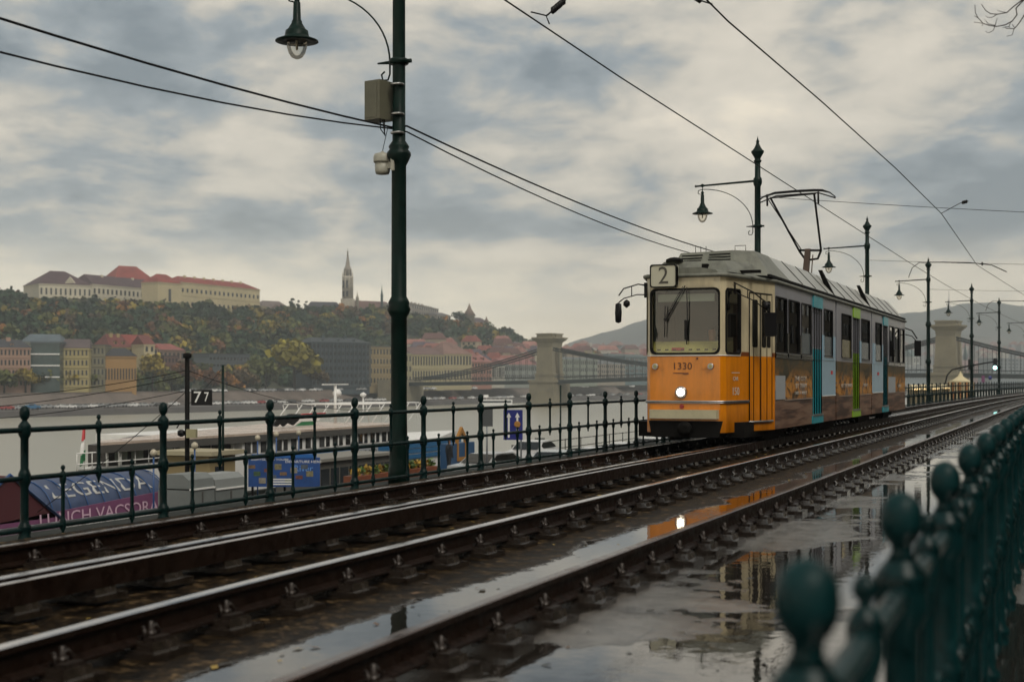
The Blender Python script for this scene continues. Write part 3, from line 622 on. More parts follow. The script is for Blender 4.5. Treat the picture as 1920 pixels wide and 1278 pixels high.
# mirrors
mr = MB(); mr.tube([(-.66, -.02, 2.98), (-.80, -.12, 3.0), (-1.02, -.25, 2.92), (-1.10, -.28, 2.80)], .013, 6); mr.tube([(-.66, -.02, 2.82), (-.82, -.12, 2.82), (-1.02, -.25, 2.75), (-1.10, -.28, 2.68)], .011, 6); mr.tube([(-.9, -.17, 2.97), (-.9, -.17, 2.78)], .009, 5); mr.box((-.69, -.02, 2.9), (.05, .05, .26))
mo = mr.build('mirror_arm', black_plastic, T); mb = MB(); mb.lathe([(.01, -.16), (.06, -.14), (.07, 0), (.06, .14), (.01, .16)], (-1.10, -.30, 2.50), 10, M=Matrix.Diagonal((.9, .45, 1.1))); mb.lathe([(.01, -.07), (.06, -.03), (.06, .03), (.01, .07)], (-.97, -.24, 2.66), 8); mb.build('mirror', black_plastic, mo)
q = A+U2*.62+N2*.02; e = q+N2*.42-U2*.25
mr = MB(); mr.tube([A+U2*.25+N2*.02+UP*3.02, A+U2*.6+N2*.22+UP*2.86, A+U2*.9+N2*.36+UP*2.66], .012, 6); mr.tube([A+U2*.25+N2*.02+UP*2.86, A+U2*.6+N2*.22+UP*2.72, A+U2*.85+N2*.36+UP*2.55], .010, 6); mr.tube([A+U2*.5+N2*.16+UP*2.92, A+U2*.5+N2*.16+UP*2.77], .009, 5); mr.tube([A+U2*.3+N2*.02+UP*3.02, A+U2*.3+N2*.02+UP*2.82], .014, 5)
mo = mr.build('mirror_arm', black_plastic, T); mc = A+U2*.95+N2*.38
mb = MB(); mb.panel(mc+UP*2.1, U2*1-N2*.0+Vector((1, -.2, 0))*.9, UP, rrect(-.11, 0, .11, .42, .04), th=.09); mb.lathe([(.01, -.07), (.07, -.04), (.07, .04), (.01, .07)], A+U2*.80+N2*.36+UP*2.63, 10); mb.build('mirror', black_plastic, mo)
# small marks beside the cab door
mk = mat('mark_white', (.55, .5, .42), .5)
c = A+N2*.004+U2*((t1+t2)/2+.08); text('emblem_text', 'CAR', .10, mk, c+UP*1.36, U2, UP, T); text('emblem_text', '150', .19, mk, c+UP*1.14, U2, UP, T)
mb = MB(); mb.panel(c+N2*.0-U2*.14, U2, UP, [(0, 1.46), (.3, 1.46), (.3, 1.472), (0, 1.472)], th=.003); mb.build('emblem_line', mk, T)
# ---- side walls with real window openings
side_grey = mat('side_grey', s2l('#7e7f88'), .28, var=.12, vs=1.5, coat=.2)
side_blue = mat('side_blue', s2l('#8fb0c4'), .28, var=.12, vs=1.2, coat=.2)
def ad_material():
    m = bpy.data.materials.new('street_photo_wrap'); m.use_nodes = True; t = m.node_tree; p = t.nodes['Principled BSDF']; L = t.links.new
    tcn = t.nodes.new('ShaderNodeTexCoord'); mpp = t.nodes.new('ShaderNodeMapping'); mpp.inputs['Scale'].default_value = (1, .9, 1.5); L(tcn.outputs['Object'], mpp.inputs[0])
    n = nd(t, 'ShaderNodeTexNoise', i_Scale=1.7, i_Detail=8, i_Roughness=.62, i_Distortion=.6); L(mpp.outputs[0], n.inputs[0])
    r1 = ramp(t, [(.34, (.012, .011, .006)), (.43, (.06, .036, .010)), (.48, (.34, .13, .012)), (.53, (.52, .24, .03)), (.60, (.20, .13, .09)), (.68, (.05, .045, .04))]); L(n.outputs[0], r1.inputs[0])
    mp3 = t.nodes.new('ShaderNodeMapping'); mp3.inputs['Scale'].default_value = (1, .35, 5); L(tcn.outputs['Object'], mp3.inputs[0])
    n_ = nd(t, 'ShaderNodeTexNoise', i_Scale=2.2, i_Detail=6); L(mp3.outputs[0], n_.inputs[0])
    r2 = ramp(t, [(.40, (.05, .028, .02)), (.5, (.14, .075, .050)), (.60, (.20, .125, .085))]); L(n_.outputs[0], r2.inputs[0])
    s = t.nodes.new('ShaderNodeSeparateXYZ'); L(tcn.outputs['Object'], s.inputs[0])
    a = t.nodes.new('ShaderNodeMapRange'); a.inputs['From Min'].default_value = .93; a.inputs['From Max'].default_value = 1.03; L(s.outputs[2], a.inputs[0])
    mx = t.nodes.new('ShaderNodeMix'); mx.data_type = 'RGBA'; L(a.outputs[0], mx.inputs[0]); L(r2.outputs[0], mx.inputs[6]); L(r1.outputs[0], mx.inputs[7])
    b_ = t.nodes.new('ShaderNodeMapRange'); b_.inputs['From Min'].default_value = 1.42; b_.inputs['From Max'].default_value = 1.72; L(mth(t, 'ADD', s.outputs[2], mth(t, 'MULTIPLY', n.outputs[0], .3)), b_.inputs[0]); m4 = t.nodes.new('ShaderNodeMix'); m4.data_type = 'RGBA'; L(mth(t, 'MULTIPLY', b_.outputs[0], .85), m4.inputs[0]); L(mx.outputs[2], m4.inputs[6]); m4.inputs[7].default_value = (.022, .024, .008, 1)
    L(m4.outputs[2], p.inputs['Base Color']); p.inputs['Roughness'].default_value = .4; p.inputs['Specular IOR Level'].default_value = .3; return m
wrap = ad_material(); dark_wrap = mat('dark_wrap', (.02, .02, .014), .2, var=.6, vs=2.5, coat=.3)
turq = mat('turquoise', (.010, .30, .37), .3, var=.15, vs=2, coat=.2); lime = mat('lime', (.26, .50, .012), .3, var=.15, vs=2, coat=.2)
dim_pane = mat('painted_dim_interior', (.022, .022, .012), .5, var=.6, vs=1.5)  # opaque dark colour stands in for the dim interior behind river-side windows
YJ1, YJ2 = ty(1567), ty(1634)
win = [(1454, 1475, 1), (1478.5, 1499, 1), (1502.5, 1521, 2), (1545, 1561, 3), (1578, 1596, 4), (1615, 1630.5, 5), (1641.5, 1653, 3), (1667.5, 1675.5, 1), (1677.5, 1686, 1), (1688, 1695.5, 1)]
doors = [(1523.5, 1541, turq), (1599, 1611.5, lime), (1655.5, 1664, turq)]
secs = [(YS, YJ1-.04), (YJ1+.10, YJ2-.04), (YJ2+.10, YE)]
for si, (ya, yb) in enumerate(secs):
    up_, lo_, dk_, bl_ = MB(), MB(), MB(), MB(); hol = []; holL = []
    for a, b, kd in win:
        y0, y1 = ty(a), ty(b)
        if ya-.1 < y0 < yb:
            hol.append((y0, y1)); 
    ds = [(ty(a), ty(b)) for a, b, _ in doors if ya < ty(a) < yb]
    hp = [rrect(max(y0, ya+.02)-ya, ZW0, y1-ya, ZW1, .05, 3) for y0, y1 in hol]+[[(y0-ya, ZC+.001), (y1-ya, ZC+.001), (y1-ya, 2.84), (y0-ya, 2.84)] for y0, y1 in ds]
    up_.panel((HW, ya, 0), (0, 1, 0), UP, [(0, ZC), (yb-ya, ZC), (yb-ya, ZG), (0, ZG)], hp, .045)
    # lower skirt split at doors
    cuts = sorted([ya]+[v for d_ in ds for v in d_]+[yb])
    for k in range(0, len(cuts), 2):
        u0, u1 = cuts[k]-ya, cuts[k+1]-ya
        lo_.panel((HW, ya, 0), (0, 1, 0), UP, [(u0, ZB), (u1, ZB), (u1, ZC), (u0, ZC)], (), .045)
        if (si, k) in ((0, 2), (2, 0)):
            bl_.panel((HW+.004, ya, 0), (0, 1, 0), UP, [(u0, 1.0), (u1, 1.0), (u1, 2.12 if False else ZC), (u0, ZC)], (), .003)
            if si == 0: pass
    un = up_.build('upper_side', side_grey, T); ln = lo_.build('lower_side', wrap, T)
    if bl_.v: bl_.build('blue_advert', side_blue, ln)
    # left wall, same openings
    lw = MB(); lw.panel((-HW, yb, 0), (0, -1, 0), UP, [(0, ZB), (yb-ya, ZB), (yb-ya, ZG), (0, ZG)], [rrect(yb-y1, ZW0, yb-max(y0, ya+.02), ZW1, .05, 3) for y0, y1 in hol], .045)
    lw.build('river_side', wrap if False else side_grey, T)
    for (y0, y1) in hol:
        y0 = max(y0, ya+.02); lp = rrect(0, ZW0, y1-y0, ZW1, .05, 3); window(T, (HW, y0, 0), (0, 1, 0), 0, lp, .02)
        mb = MB(); mb.add([(-HW+.01, y0+p[0], p[1]) for p in lp], [tuple(range(len(lp)))]); mb.build('river_dim_pane', dim_pane, T)  # dark sheet added in the opening so no sky shows through the tram
def sidebox(name, pa, pb, z0, z1, m_, d=.004, par=T, grow=.006):
    mb = MB(); mb.box((HW+d/2+grow, (ty(pa)+ty(pb))/2, (z0+z1)/2), (d+grow*2, ty(pb)-ty(pa), z1-z0)); return mb.build(name, m_, par)
# dark wrap below the windows of the front saloon, blue panes and panels elsewhere
for (a, b) in ((1453.2, 1454.2), (1475.6, 1478), (1499.7, 1502), (1686.6, 1687.6), (1676, 1677.2)): sidebox('window_post_wrap', a, b, ZC, 2.22, dark_wrap)
for (a, b) in ((1453.2, 1523), (1665, 1696)): sidebox('waist_wrap', a, b, 1.74, 1.835, dark_wrap)
for (a, b) in ((1541.6, 1544.4), (1561.8, 1565.5), (1636.5, 1640.8), (1653.6, 1655), (1611.8, 1614.3)): sidebox('blue_advert', a, b, ZC, 2.3, side_blue)
sidebox('blue_advert', 1545, 1561, ZC-.0, 1.83, side_blue); sidebox('blue_advert', 1641.5, 1653, ZC, 1.83, side_blue)
gl_b = mat('film_on_glass', s2l('#5b6468'), .15); gl_y = mat('film_on_glass_sand', s2l('#68613f'), .2)
for a, b, m_ in ((1545.6, 1560.4, gl_b), (1615.5, 1630, gl_b), (1642, 1652.6, gl_b), (1578.6, 1595.4, gl_y), (1503.2, 1520.4, gl_b)):
    mb = MB(); mb.box((HW-.012, (ty(a)+ty(b))/2, 2.07 if m_ is not gl_y else 2.06), (.004, ty(b)-ty(a), .42)); mb.build('window_film', m_, T)
# silver sill lines, notice boards, text blocks
for a, b, kd in win: sidebox('sill', a, b, ZW0-.028, ZW0-.012, chrome, .012)
board = mat('notice_board', s2l('#9aa0a6'), .35, var=.05)
for a, b, z0, z1 in ((1454, 1471, .98, 1.42), (1665.5, 1678, .97, 1.42)):
    o = sidebox('advert_panel', a, b, z0, z1, board)
def sidetext(s, px, z, size, m_):
    p = Vector((HW+.014, ty(px), z)); return text('advert_text', s, size, m_, p, (0, 1, 0), UP, T, sx=2.2)
wt = mat('advert_white', (.5, .47, .43), .5); rd = mat('advert_red', (.5, .02, .02), .5)
sidetext('THE CITY', 1500, 1.36, .13, wt); sidetext('BY TRAM', 1501, 1.22, .13, wt); sidetext('TAKE A WALK', 1500, 1.08, .09, wt); sidetext('BY THE RIVER', 1587, 1.2, .12, wt); sidetext('TICKETS', 1622, 1.2, .10, wt); sidetext('LINE 2', 1686, 1.15, .12, wt)
for px_, z in ((1559, 1.5), (1646, 1.5)): sidebox('advert_mark', px_-1.2, px_+1.2, z-.04, z+.04, rd)
for a, b in ((1541.8, 1566), (1636.5, 1655)): sidebox('advert_line', a, b, .985, 1.005, white_paint)
for a, b in ((1470, 1523), (1573, 1598), (1613, 1633), (1666, 1696)): sidebox('advert_line', a, b, .955, .968, mat('thin_line', (.3, .25, .22), .5) if 'thin_line' not in MATS else MATS['thin_line'])
for a, b, m_ in doors:
    y0, y1 = ty(a), ty(b); w_ = y1-y0; d_ = MB()
    d_.panel((HW-.02, y0, 0), (0, 1, 0), UP, [(0, .62), (w_, .62), (w_, 1.98), (0, 1.98)], (), .02, 0)
    d_.panel((HW-.02, y0, 0), (0, 1, 0), UP, [(0, 1.98), (w_, 1.98), (w_, 2.84), (0, 2.84)], [rrect(w_*k+.06, 2.0, w_*(k+.25)-.04, 2.76, .03, 2) for k in (0, .25, .5, .75)], .02, 1)
    for k in (0, .25, .5, .75, 1): d_.tube([(HW-.012, y0+w_*k, .62), (HW-.012, y0+w_*k, 2.84)], .016, 5, mi=2)
    d_.box((HW+.01, y0+w_/2, .61), (.06, w_, .03), 3)
    do = d_.build('door', [m_, side_grey, black_rub, chrome], T)
    mb = MB(); mb.box((HW-.04, y0+w_/2, 2.4), (.006, w_*.96, .76)); mb.build('door_glass', MATS['door_glass'], do)
    sidebox('door_header', a, b, 2.845, 3.09, m_, .012); sidebox('step_panel', a-1.2, b+1.2, ZB, .59, m_, .008)
# joints
for y in (YJ1, YJ2):
    mb = MB(); 
    for k in range(4): mb.box((0, y-.02+k*.034, 1.78), (2.2-(k % 2)*.06, .022, 2.66))
    mb.build('bellows', black_rub, T)
# rear end, floor, ceiling, roof
mb = MB(); mb.box((0, YE-1.9, 2.0), (2.15, .05, 2.2)); mb.build('rear_dark_screen', cabin if 'cabin' in globals() else dark_metal, T)  # added dark board, keeps the rear windows from looking bright
mb = MB(); mb.box((0, YE-.03, 1.78), (2.2, .05, 2.68)); mb.build('rear_wall', side_grey, T)
mb = MB(); mb.hexa([(-.62, .06, .80), (.62, .06, .80), (1.1, YS, .80), (-1.1, YS, .80)], [(-.62, .06, .86), (.62, .06, .86), (1.1, YS, .86), (-1.1, YS, .86)]); mb.box((0, (YS+YE)/2, .83), (2.2, YE-YS-.1, .06)); mb.build('floor', dark_metal, T)
rf = MB(); ys = [-.02, .4, YS, YE]; hw = [.64, .78, HW, HW]; prev = None
for y, h_ in zip(ys, hw):
    cur = [(-h_, y, ZG-.01), (-h_*.86, y, ZG+.09), (-h_*.4, y, ZG+.14), (h_*.4, y, ZG+.14), (h_*.86, y, ZG+.09), (h_, y, ZG-.01)]
    if prev:
        for i in range(5): rf.quad(prev[i], prev[i+1], cur[i+1], cur[i])
        rf.quad(prev[0], cur[0], cur[5], prev[5])
    else: rf.add(cur, [(0, 1, 2, 3, 4, 5)])
    prev = cur
rf.add(prev, [(5, 4, 3, 2, 1, 0)]); rf.build('roof', roof_grey, T)
# front fairing and big roof unit
mb = MB(); mb.hexa([(-.66, .30, 3.2), (.72, .30, 3.2), (.95, 1.9, 3.2), (-.95, 1.9, 3.2)], [(-.55, .62, 3.43), (.55, .62, 3.43), (.80, 1.9, 3.45), (-.80, 1.9, 3.45)]); mb.build('front_fairing', roof_grey, T)
mb = MB(); mb.lathe([(.16, 0), (.15, .04), (.08, .07), (.01, .08)], (-.35, .6, 3.43), 12); mb.build('horn', dark_metal, T)
y0, y1 = 1.45, 3.35
mb = MB(); mb.hexa([(-.70, y0, 3.2), (.60, y0-.25, 3.2), (1.10, y0+.9, 3.2), (-1.0, y1, 3.2)], [(-.42, y0+.35, 3.55), (.5, y0+.2, 3.55), (.5, y1-.6, 3.55), (-.6, y1-.6, 3.55)])
mb = MB()
bt = [(-.72, y0, 3.24), (.62, y0-.30, 3.22), (1.10, y0+.30, 3.22), (1.13, y1+.1, 3.22), (-1.0, y1, 3.22)]
tp = [(-.55, y0+.30, 3.68), (.45, y0+.25, 3.70), (.72, y0+.75, 3.72), (.72, y1+.1, 3.72), (-.6, y1, 3.68)]
mb.add(bt+tp, [(4, 3, 2, 1, 0), (5, 6, 7, 8, 9)]+[(i, (i+1) % 5, 5+(i+1) % 5, 5+i) for i in range(5)])
ru = mb.build('roof_unit', roof_grey, T)
mb = MB()
f0, f1, f2, f3 = (Vector(p) for p in (bt[0], bt[1], tp[1], tp[0])); nn = (f1-f0).cross(f3-f0).normalized()
for k in range(3):
    for s_ in range(2):
        v = .62+k*.12; a = f0.lerp(f3, v).lerp(f1.lerp(f2, v), .06+s_*.50); b = f0.lerp(f3, v).lerp(f1.lerp(f2, v), .44+s_*.50); mb.tube([a+nn*.004, b+nn*.004], .010, 4)
mb.build('louvre', dark_metal, ru)
mb = MB()
for x in (-.35, -.25, -.15): mb.tube([(x, y0+.6, 3.68), (x, y0+.6, 3.82)], .006, 4)
mb.tube([(.35, y0+.8, 3.70), (.35, y0+.8, 3.83), (.55, y0+.8, 3.83), (.55, y0+.8, 3.70)], .007, 4); mb.build('antenna', dark_metal, ru)
mb = MB(); mb.box((.25, .45, 3.30), (.10, .14, .12)); mb.box((.72, .9, 3.24), (.8, .1, .05)); mb.build('roof_bracket', dark_metal, T)
# long slanted roof side covers
def cover(ya, yb):
    mb = MB(); mb.hexa([(.95, ya, 3.20), (1.13, ya, 3.24), (1.13, yb, 3.24), (.95, yb, 3.20)], [(.62, ya, 3.70), (.70, ya, 3.72), (.70, yb, 3.72), (.62, yb, 3.70)])
    c = mb.build('roof_cover', roof_light, T); mb = MB(); k = ya+1.3
    while k < yb-.3: mb.tube([(1.135, k, 3.25), (.703, k, 3.725)], .007, 4); k += 1.45
    if mb.v: mb.build('cover_seam', dark_metal, c)
    mb = MB(); mb.hexa([(-1.0, ya, 3.20), (-1.12, ya, 3.24), (-1.12, yb, 3.24), (-1.0, yb, 3.20)], [(-.62, ya, 3.66), (-.70, ya, 3.68), (-.70, yb, 3.68), (-.62, yb, 3.66)]); mb.build('roof_cover', roof_light, T)
cover(y1+.12, YJ1-.1); cover(YJ1+.12, YJ2-.1); cover(YJ2+.12, YE-.5)
for y in (YJ1, YJ2):
    mb = MB(); mb.hexa([(1.02, y-.05, 3.15), (1.17, y-.05, 3.15), (1.17, y+.05, 3.15), (1.02, y+.05, 3.15)], [(.80, y-.25, 3.80), (.88, y-.25, 3.80), (.88, y-.15, 3.80), (.80, y-.15, 3.80)]); mb.build('joint_flap', dark_metal, T)
mb = MB(); mb.box((1.14, (YS-.5+YE)/2, 3.205), (.05, YE-YS+.5, .05)); mb.build('roof_rail', dark_metal, T)
# rear mirror and inside
mb = MB(); mb.tube([(1.1, YE, 2.95), (1.35, YE+.05, 2.85), (1.5, YE+.1, 2.6)], .02, 5); mb.tube([(1.1, YE, 2.75), (1.35, YE+.05, 2.68), (1.5, YE+.1, 2.5)], .015, 5); mo = mb.build('mirror_arm', black_plastic, T)
mb = MB(); mb.box((1.52, YE+.1, 2.3), (.2, .1, .48)); mb.build('mirror', black_plastic, mo)
yel = mat('cab_yellow', s2l('#b8b066'), .5, var=.1); seatm = mat('seat_brown', (.10, .05, .02), .6); cabin = mat('cabin_dark', (.08, .09, .10), .6); post_y = mat('grab_pole', (.35, .28, .04), .4)
mb = MB(); mb.hexa([(-.58, .07, 1.78), (.58, .07, 1.78), (.72, .55, 1.78), (-.72, .55, 1.78)], [(-.58, .07, 1.84), (.58, .07, 1.84), (.72, .55, 2.02), (-.72, .55, 2.02)]); ds_ = mb.build('dashboard', yel, T)
mb = MB()
for k in range(8): mb.box((-.48+k*.14, .075, 1.865), (.06, .02, .02))
mb.build('dash_vent', black_rub, ds_); mb = MB(); mb.box((-.14, .075, 1.875), (.22, .02, .05)); mb.build('dash_card', rd, ds_)
mb = MB(); mb.box((0, .10, 2.76), (1.0, .02, .13)); mb.build('sun_blind', mat('blind', s2l('#8f978c'), .4), T)
mb = MB(); mb.box((-.1, 1.85, 1.95), (1.5, .05, 2.3)); mb.box((-.7, 1.2, 1.9), (.05, 1.2, 2.0)); mb.build('cab_partition_and_screen', cabin, T)  # second board is added to darken the view through the corner windows
st = MB(); st.box((0, 0, .45), (.45, .42, .08)); st.box((0, .2, .75), (.45, .06, .6)); st.tube([(0, 0, 0), (0, 0, .45)], .04, 6)
s0 = None; yy = YS+.6
while yy < YE-.8:
    if all(abs(yy-j) > .5 for j in (YJ1, YJ2)):
        for x in (-.78, -.32, .82):
            if s0 is None: s0 = st.build('seat', seatm, T, (x, yy, .86))
            else: link_copy(s0, T, loc=(x, yy, .86))
    yy += .95
gp = MB().tube([(0, 0, .86), (0, 0, 3.1)], .018, 6).build('grab_pole', post_y, T, (.4, YS+.9, 0))
for k in range(1, 8): link_copy(gp, T, loc=(.4, YS+.9+k*2.6, 0))
clamp = mat('ceiling_lamp_lit', (.9, .8, .5), .4, emit=(1, .72, .28), es=2.5)
cl = MB().box((0, 0, 3.04), (.14, .35, .04)).build('ceiling_lamp', clamp, T, (.5, YS+.9, 0))
for k in range(1, 10): link_copy(cl, T, loc=((.5 if k % 2 else -.4), YS+.9+k*2.1, 0))
# bogies
bg_ = MB(); bg_.box((0, 0, .36), (1.9, 1.9, .16)); bg_.box((.85, 0, .3), (.1, 1.3, .2)); bg_.box((-.85, 0, .3), (.1, 1.3, .2)); 
bo_ = bg_.build('bogie', dark_metal, T, (0, 2.9, 0)); wh = MB().lathe([(.30, -.05), (.33, -.04), (.33, .04), (.28, .05), (.1, .06)], n=18, M=Matrix.Rotation(R(90), 3, 'Y')).build('wheel', dark_metal, bo_, (.74, .6, .53))
for x, y in ((.74, -.6), (-.74, .6), (-.74, -.6)): link_copy(wh, bo_, loc=(x, y, .53))
index_kids(bo_)
for y in (YJ1, YJ2, YE-2.6): c = copy_tree(bo_, T); c.location = (0, y, 0)
mb = MB(); mb.box((0, (YS+YE)/2, .50), (1.9, YE-YS-1, .22)); mb.build('underframe', dark_metal, T)
# pantograph
yp = Dof(1492, LT)-TY; yj = yp+1.35
pan = empty('pantograph', (0, yp, 0)); pan.parent = T
rust = mat('panto_brown', (.06, .035, .022), .5)
mb = MB(); mb.box((0, 1.25, 3.45), (.16, .16, .4)); mb.hexa([(-.075, 1.0, 3.5), (.075, 1.0, 3.5), (.075, 1.15, 3.5), (-.075, 1.15, 3.5)], [(-.03, 1.32, 4.55), (.10, 1.32, 4.55), (.10, 1.44, 4.55), (-.03, 1.44, 4.55)]); mb.tube([(.12, 1.2, 3.5), (.16, 1.35, 4.4)], .015, 5); mb.build('lower_arm', rust, pan)
mb = MB(); mb.tube([(-.17, 1.35, 4.52), (.36, 1.35, 4.5)], .03, 6); mb.tube([(-.17, 1.35, 4.5), (-.05, 1.35, 4.33), (.1, 1.35, 4.28), (.28, 1.35, 4.3), (.36, 1.35, 4.5)], .03, 6)
mb.tube([(-.17, 1.35, 4.5), (-.62, .08, 5.68)], .026, 6); mb.tube([(-.10, 1.35, 4.5), (-.68, .08, 5.66)], .012, 6); mb.tube([(.36, 1.35, 4.5), (.42, .08, 5.72)], .026, 6); mb.tube([(-.60, .08, 5.68), (.46, .08, 5.73)], .02, 6); mb.build('upper_frame', black_plastic, pan)
mb = MB(); mb.tube([(-.98, 0, 5.55), (-.78, 0, 5.70), (-.5, 0, 5.78), (0, 0, 5.80), (.45, 0, 5.80), (.62, 0, 5.79), (.80, 0, 5.73), (.93, 0, 5.62)], [.014, .02, .032, .034, .034, .032, .018, .012], 6); mb.tube([(-.93, .2, 5.58), (-.5, .2, 5.74), (.5, .2, 5.76), (.9, .2, 5.62)], .016, 5)
for x in (-.68, .53): mb.tube([(x, 0, 5.76), (x, .02, 5.48)], .025, 5)
mb.build('collector_head', black_plastic, pan)
# driver
def skin_person(name, pts, edges, radii, mats_, **kw):
    me = bpy.data.meshes.new(name); me.from_pydata(pts, edges, []); o = bpy.data.objects.new(name, me); COL.objects.link(o)
    md = o.modifiers.new('s', 'SKIN'); sv = me.skin_vertices[0].data
    for i, r_ in enumerate(radii): sv[i].radius = (r_, r_) if isinstance(r_, float) else r_
    sv[0].use_root = True; o.modifiers.new('u', 'SUBSURF').levels = 2; o.modifiers['u'].render_levels = 2
    dg = bpy.context.evaluated_depsgraph_get(); m2_ = bpy.data.meshes.new_from_object(o.evaluated_get(dg)); bpy.data.objects.remove(o)
    m2_.materials.clear()
    for m_ in mats_: m2_.materials.append(m_)
    for p in m2_.polygons: p.use_smooth = True
    o = bpy.data.objects.new(name, m2_); COL.objects.link(o); return tag(o, **kw)
skinm = mat('skin', (.36, .17, .10), .5); vest = mat('navy_jacket', (.02, .03, .06), .7); hairm = mat('hair_brown', (.035, .02, .012), .6)
pts = [(0, 0, 0), (0, .03, .25), (0, .02, .46), (0, 0, .53), (0, -.01, .60), (0, -.02, .70), (0, -.01, .78), (.19, .01, .44), (.25, -.08, .2), (.20, -.30, .12), (.16, -.38, .13), (-.19, .01, .44), (-.25, -.08, .2), (-.20, -.30, .12), (-.16, -.38, .13), (.11, -.3, -.02), (.12, -.38, -.42), (-.11, -.3, -.02), (-.12, -.38, -.42)]
ed = [(0, 1), (1, 2), (2, 3), (3, 4), (4, 5), (5, 6), (2, 7), (7, 8), (8, 9), (9, 10), (2, 11), (11, 12), (12, 13), (13, 14), (0, 15), (15, 16), (0, 17), (17, 18)]
rad = [(.17, .13), (.15, .11), (.17, .10), .06, .06, (.075, .09), (.06, .07), .065, .05, .04, .035, .065, .05, .04, .035, .085, .05, .085, .05]
dv = skin_person('person', pts, ed, rad, [vest, skinm, hairm], label='driver in dark jacket sitting behind the windscreen of the tram', cat='person')
for p in dv.data.polygons:
    c = p.center
    if c.z > .56: p.material_index = 2 if (c.z > .76 or c.y > .02) else 1
    elif abs(c.x) < .23 and c.y < -.33 and c.z > .05: p.material_index = 1
dv.location = (-LT+.22, TY+1.05, 1.48)
mb = MB(); mb.box((0, 0, -.1), (.45, .45, .1)); mb.box((0, .24, .2), (.45, .06, .6)); mb.tube([(0, 0, -.6), (0, 0, -.1)], .05, 6); mb.build('driver_seat', cabin, T, (.22, 1.12, 1.40))
# ------------------------------------------------------------------ river, far bank, hills
WZ = -12.14
def CW(X, Z, z): p = CAM+FW*Z+RT*X; return Vector((p.x, p.y, z))
def bankZ(px):
    k = (px-960)/FPX; return 487+.87*(175+487*k)/(.493-.87*k)
def water_material():
    m = mat('river_water', (.30, .29, .24), .28, spec=.6, ior=1.33); t = m.node_tree; p = t.nodes['Principled BSDF']
    tcn = t.nodes.new('ShaderNodeTexCoord'); n = nd(t, 'ShaderNodeTexNoise', i_Scale=.35, i_Detail=7, i_Roughness=.6); t.links.new(tcn.outputs['Object'], n.inputs[0])
    b = t.nodes.new('ShaderNodeBump'); b.inputs['Strength'].default_value = .5; b.inputs['Distance'].default_value = .07; t.links.new(n.outputs[0], b.inputs['Height']); t.links.new(b.outputs[0], p.inputs['Normal']); return m
mb = MB(); mb.quad(CW(-1300, -60, WZ), CW(2600, -60, WZ), CW(2600, 2900, WZ), CW(-1300, 2900, WZ)); mb.build('river', water_material(), kind='structure')
stone = mat('embankment_stone', (.13, .105, .09), .75, var=.35, vs=.12); stone_d = mat('embankment_wall', (.055, .05, .048), .8, var=.3, vs=.15); asph = mat('far_road', (.09, .08, .075), .8, var=.2, vs=.05)
BP = Vector((-175, 487)); BU = Vector((.493, .870)); BN = Vector((-.870, .493))
def BK(t, q, z): v = BP+BU*t+BN*q; return CW(v.x, v.y, z)
def bank_strip(name, q0, z0, q1, z1, m_, **kw):
    mb = MB(); ts = list(range(-680, 2700, 60))
    for a, b in zip(ts[:-1], ts[1:]): mb.quad(BK(a, q0, z0), BK(b, q0, z0), BK(b, q1, z1), BK(a, q1, z1))
    return mb.build(name, m_, **kw)
bank_strip('embankment_wall', 0, WZ-1, 3, -9.9, stone_d, kind='structure'); bank_strip('far_quay_road', 3, -9.9, 26, -9.3, asph, kind='structure')
bank_strip('far_quay_slope', 26, -9.3, 33, -4.6, stone, kind='structure'); bank_strip('far_embankment_road', 33, -4.6, 110, -4.1, asph, kind='structure')
for q, z, nm in ((26, -8.9, 'lower parapet running along the far embankment'), (33, -3.9, 'upper parapet running along the far embankment road')):
    mb = MB()
    for a in range(-600, 1700, 40):
        A_, B_ = BK(a, q, z-.9), BK(a+40, q, z-.9); nv = (BK(a, q+.7, z)-BK(a, q, z)); nv.z = 0
        mb.hexa([A_, B_, B_+nv, A_+nv], [A_+UP*.9, B_+UP*.9, B_+nv+UP*.9, A_+nv+UP*.9])
    mb.build('parapet', stone, label=nm, cat='wall', group='stone parapets on the far bank')
def interp(tb, x):
    for (a, u), (b, v) in zip(tb[:-1], tb[1:]):
        if x <= b: return u+(v-u)*max(0, (x-a))/(b-a) if x > a else u
    return tb[-1][1]
CREST = [(-1000, 600), (-500, 560), (-200, 548), (0, 556), (60, 575), (300, 580), (490, 585), (560, 592), (640, 586), (740, 590), (800, 606), (850, 612), (900, 615), (960, 634), (1010, 655), (1100, 666), (1200, 672), (1500, 676), (1700, 672), (2300, 676)]
ZC_ = [(-1000, 760), (-500, 820), (-200, 880), (0, 900), (300, 950), (480, 1030), (640, 1100), (800, 1150), (950, 1250), (1100, 1400), (1300, 1700), (1700, 2300), (2300, 3000)]
def hill(px, u):
    Zs = bankZ(px)+108 if px < 1300 else interp([(1300, 1120), (1700, 1700), (2300, 2500)], px); Zc = interp(ZC_, px); Zc = max(Zc, Zs+60)
    zc_ = CAMZ+(HY-interp(CREST, px))/FPX*Zc
    if u <= 1: s_ = u*u*(3-2*u)*.5+u*.5; return W(px, HY, Zs+(Zc-Zs)*u).xy.to_3d()+UP*(-4.2+(zc_+4.2)*s_)
    return W(px, HY, Zc+(u-1)*400).xy.to_3d()+UP*(zc_-(u-1)*25)
grass_hill = mat('hill_ground', (.035, .038, .018), .9, var=.5, vs=.03)
mb = MB(); pxs = list(range(-1000, 2300, 40)); us = [0, .1, .2, .3, .4, .5, .6, .7, .8, .9, 1.0, 1.2, 1.6]
vs = [hill(p, u) for p in pxs for u in us]; n = len(us)
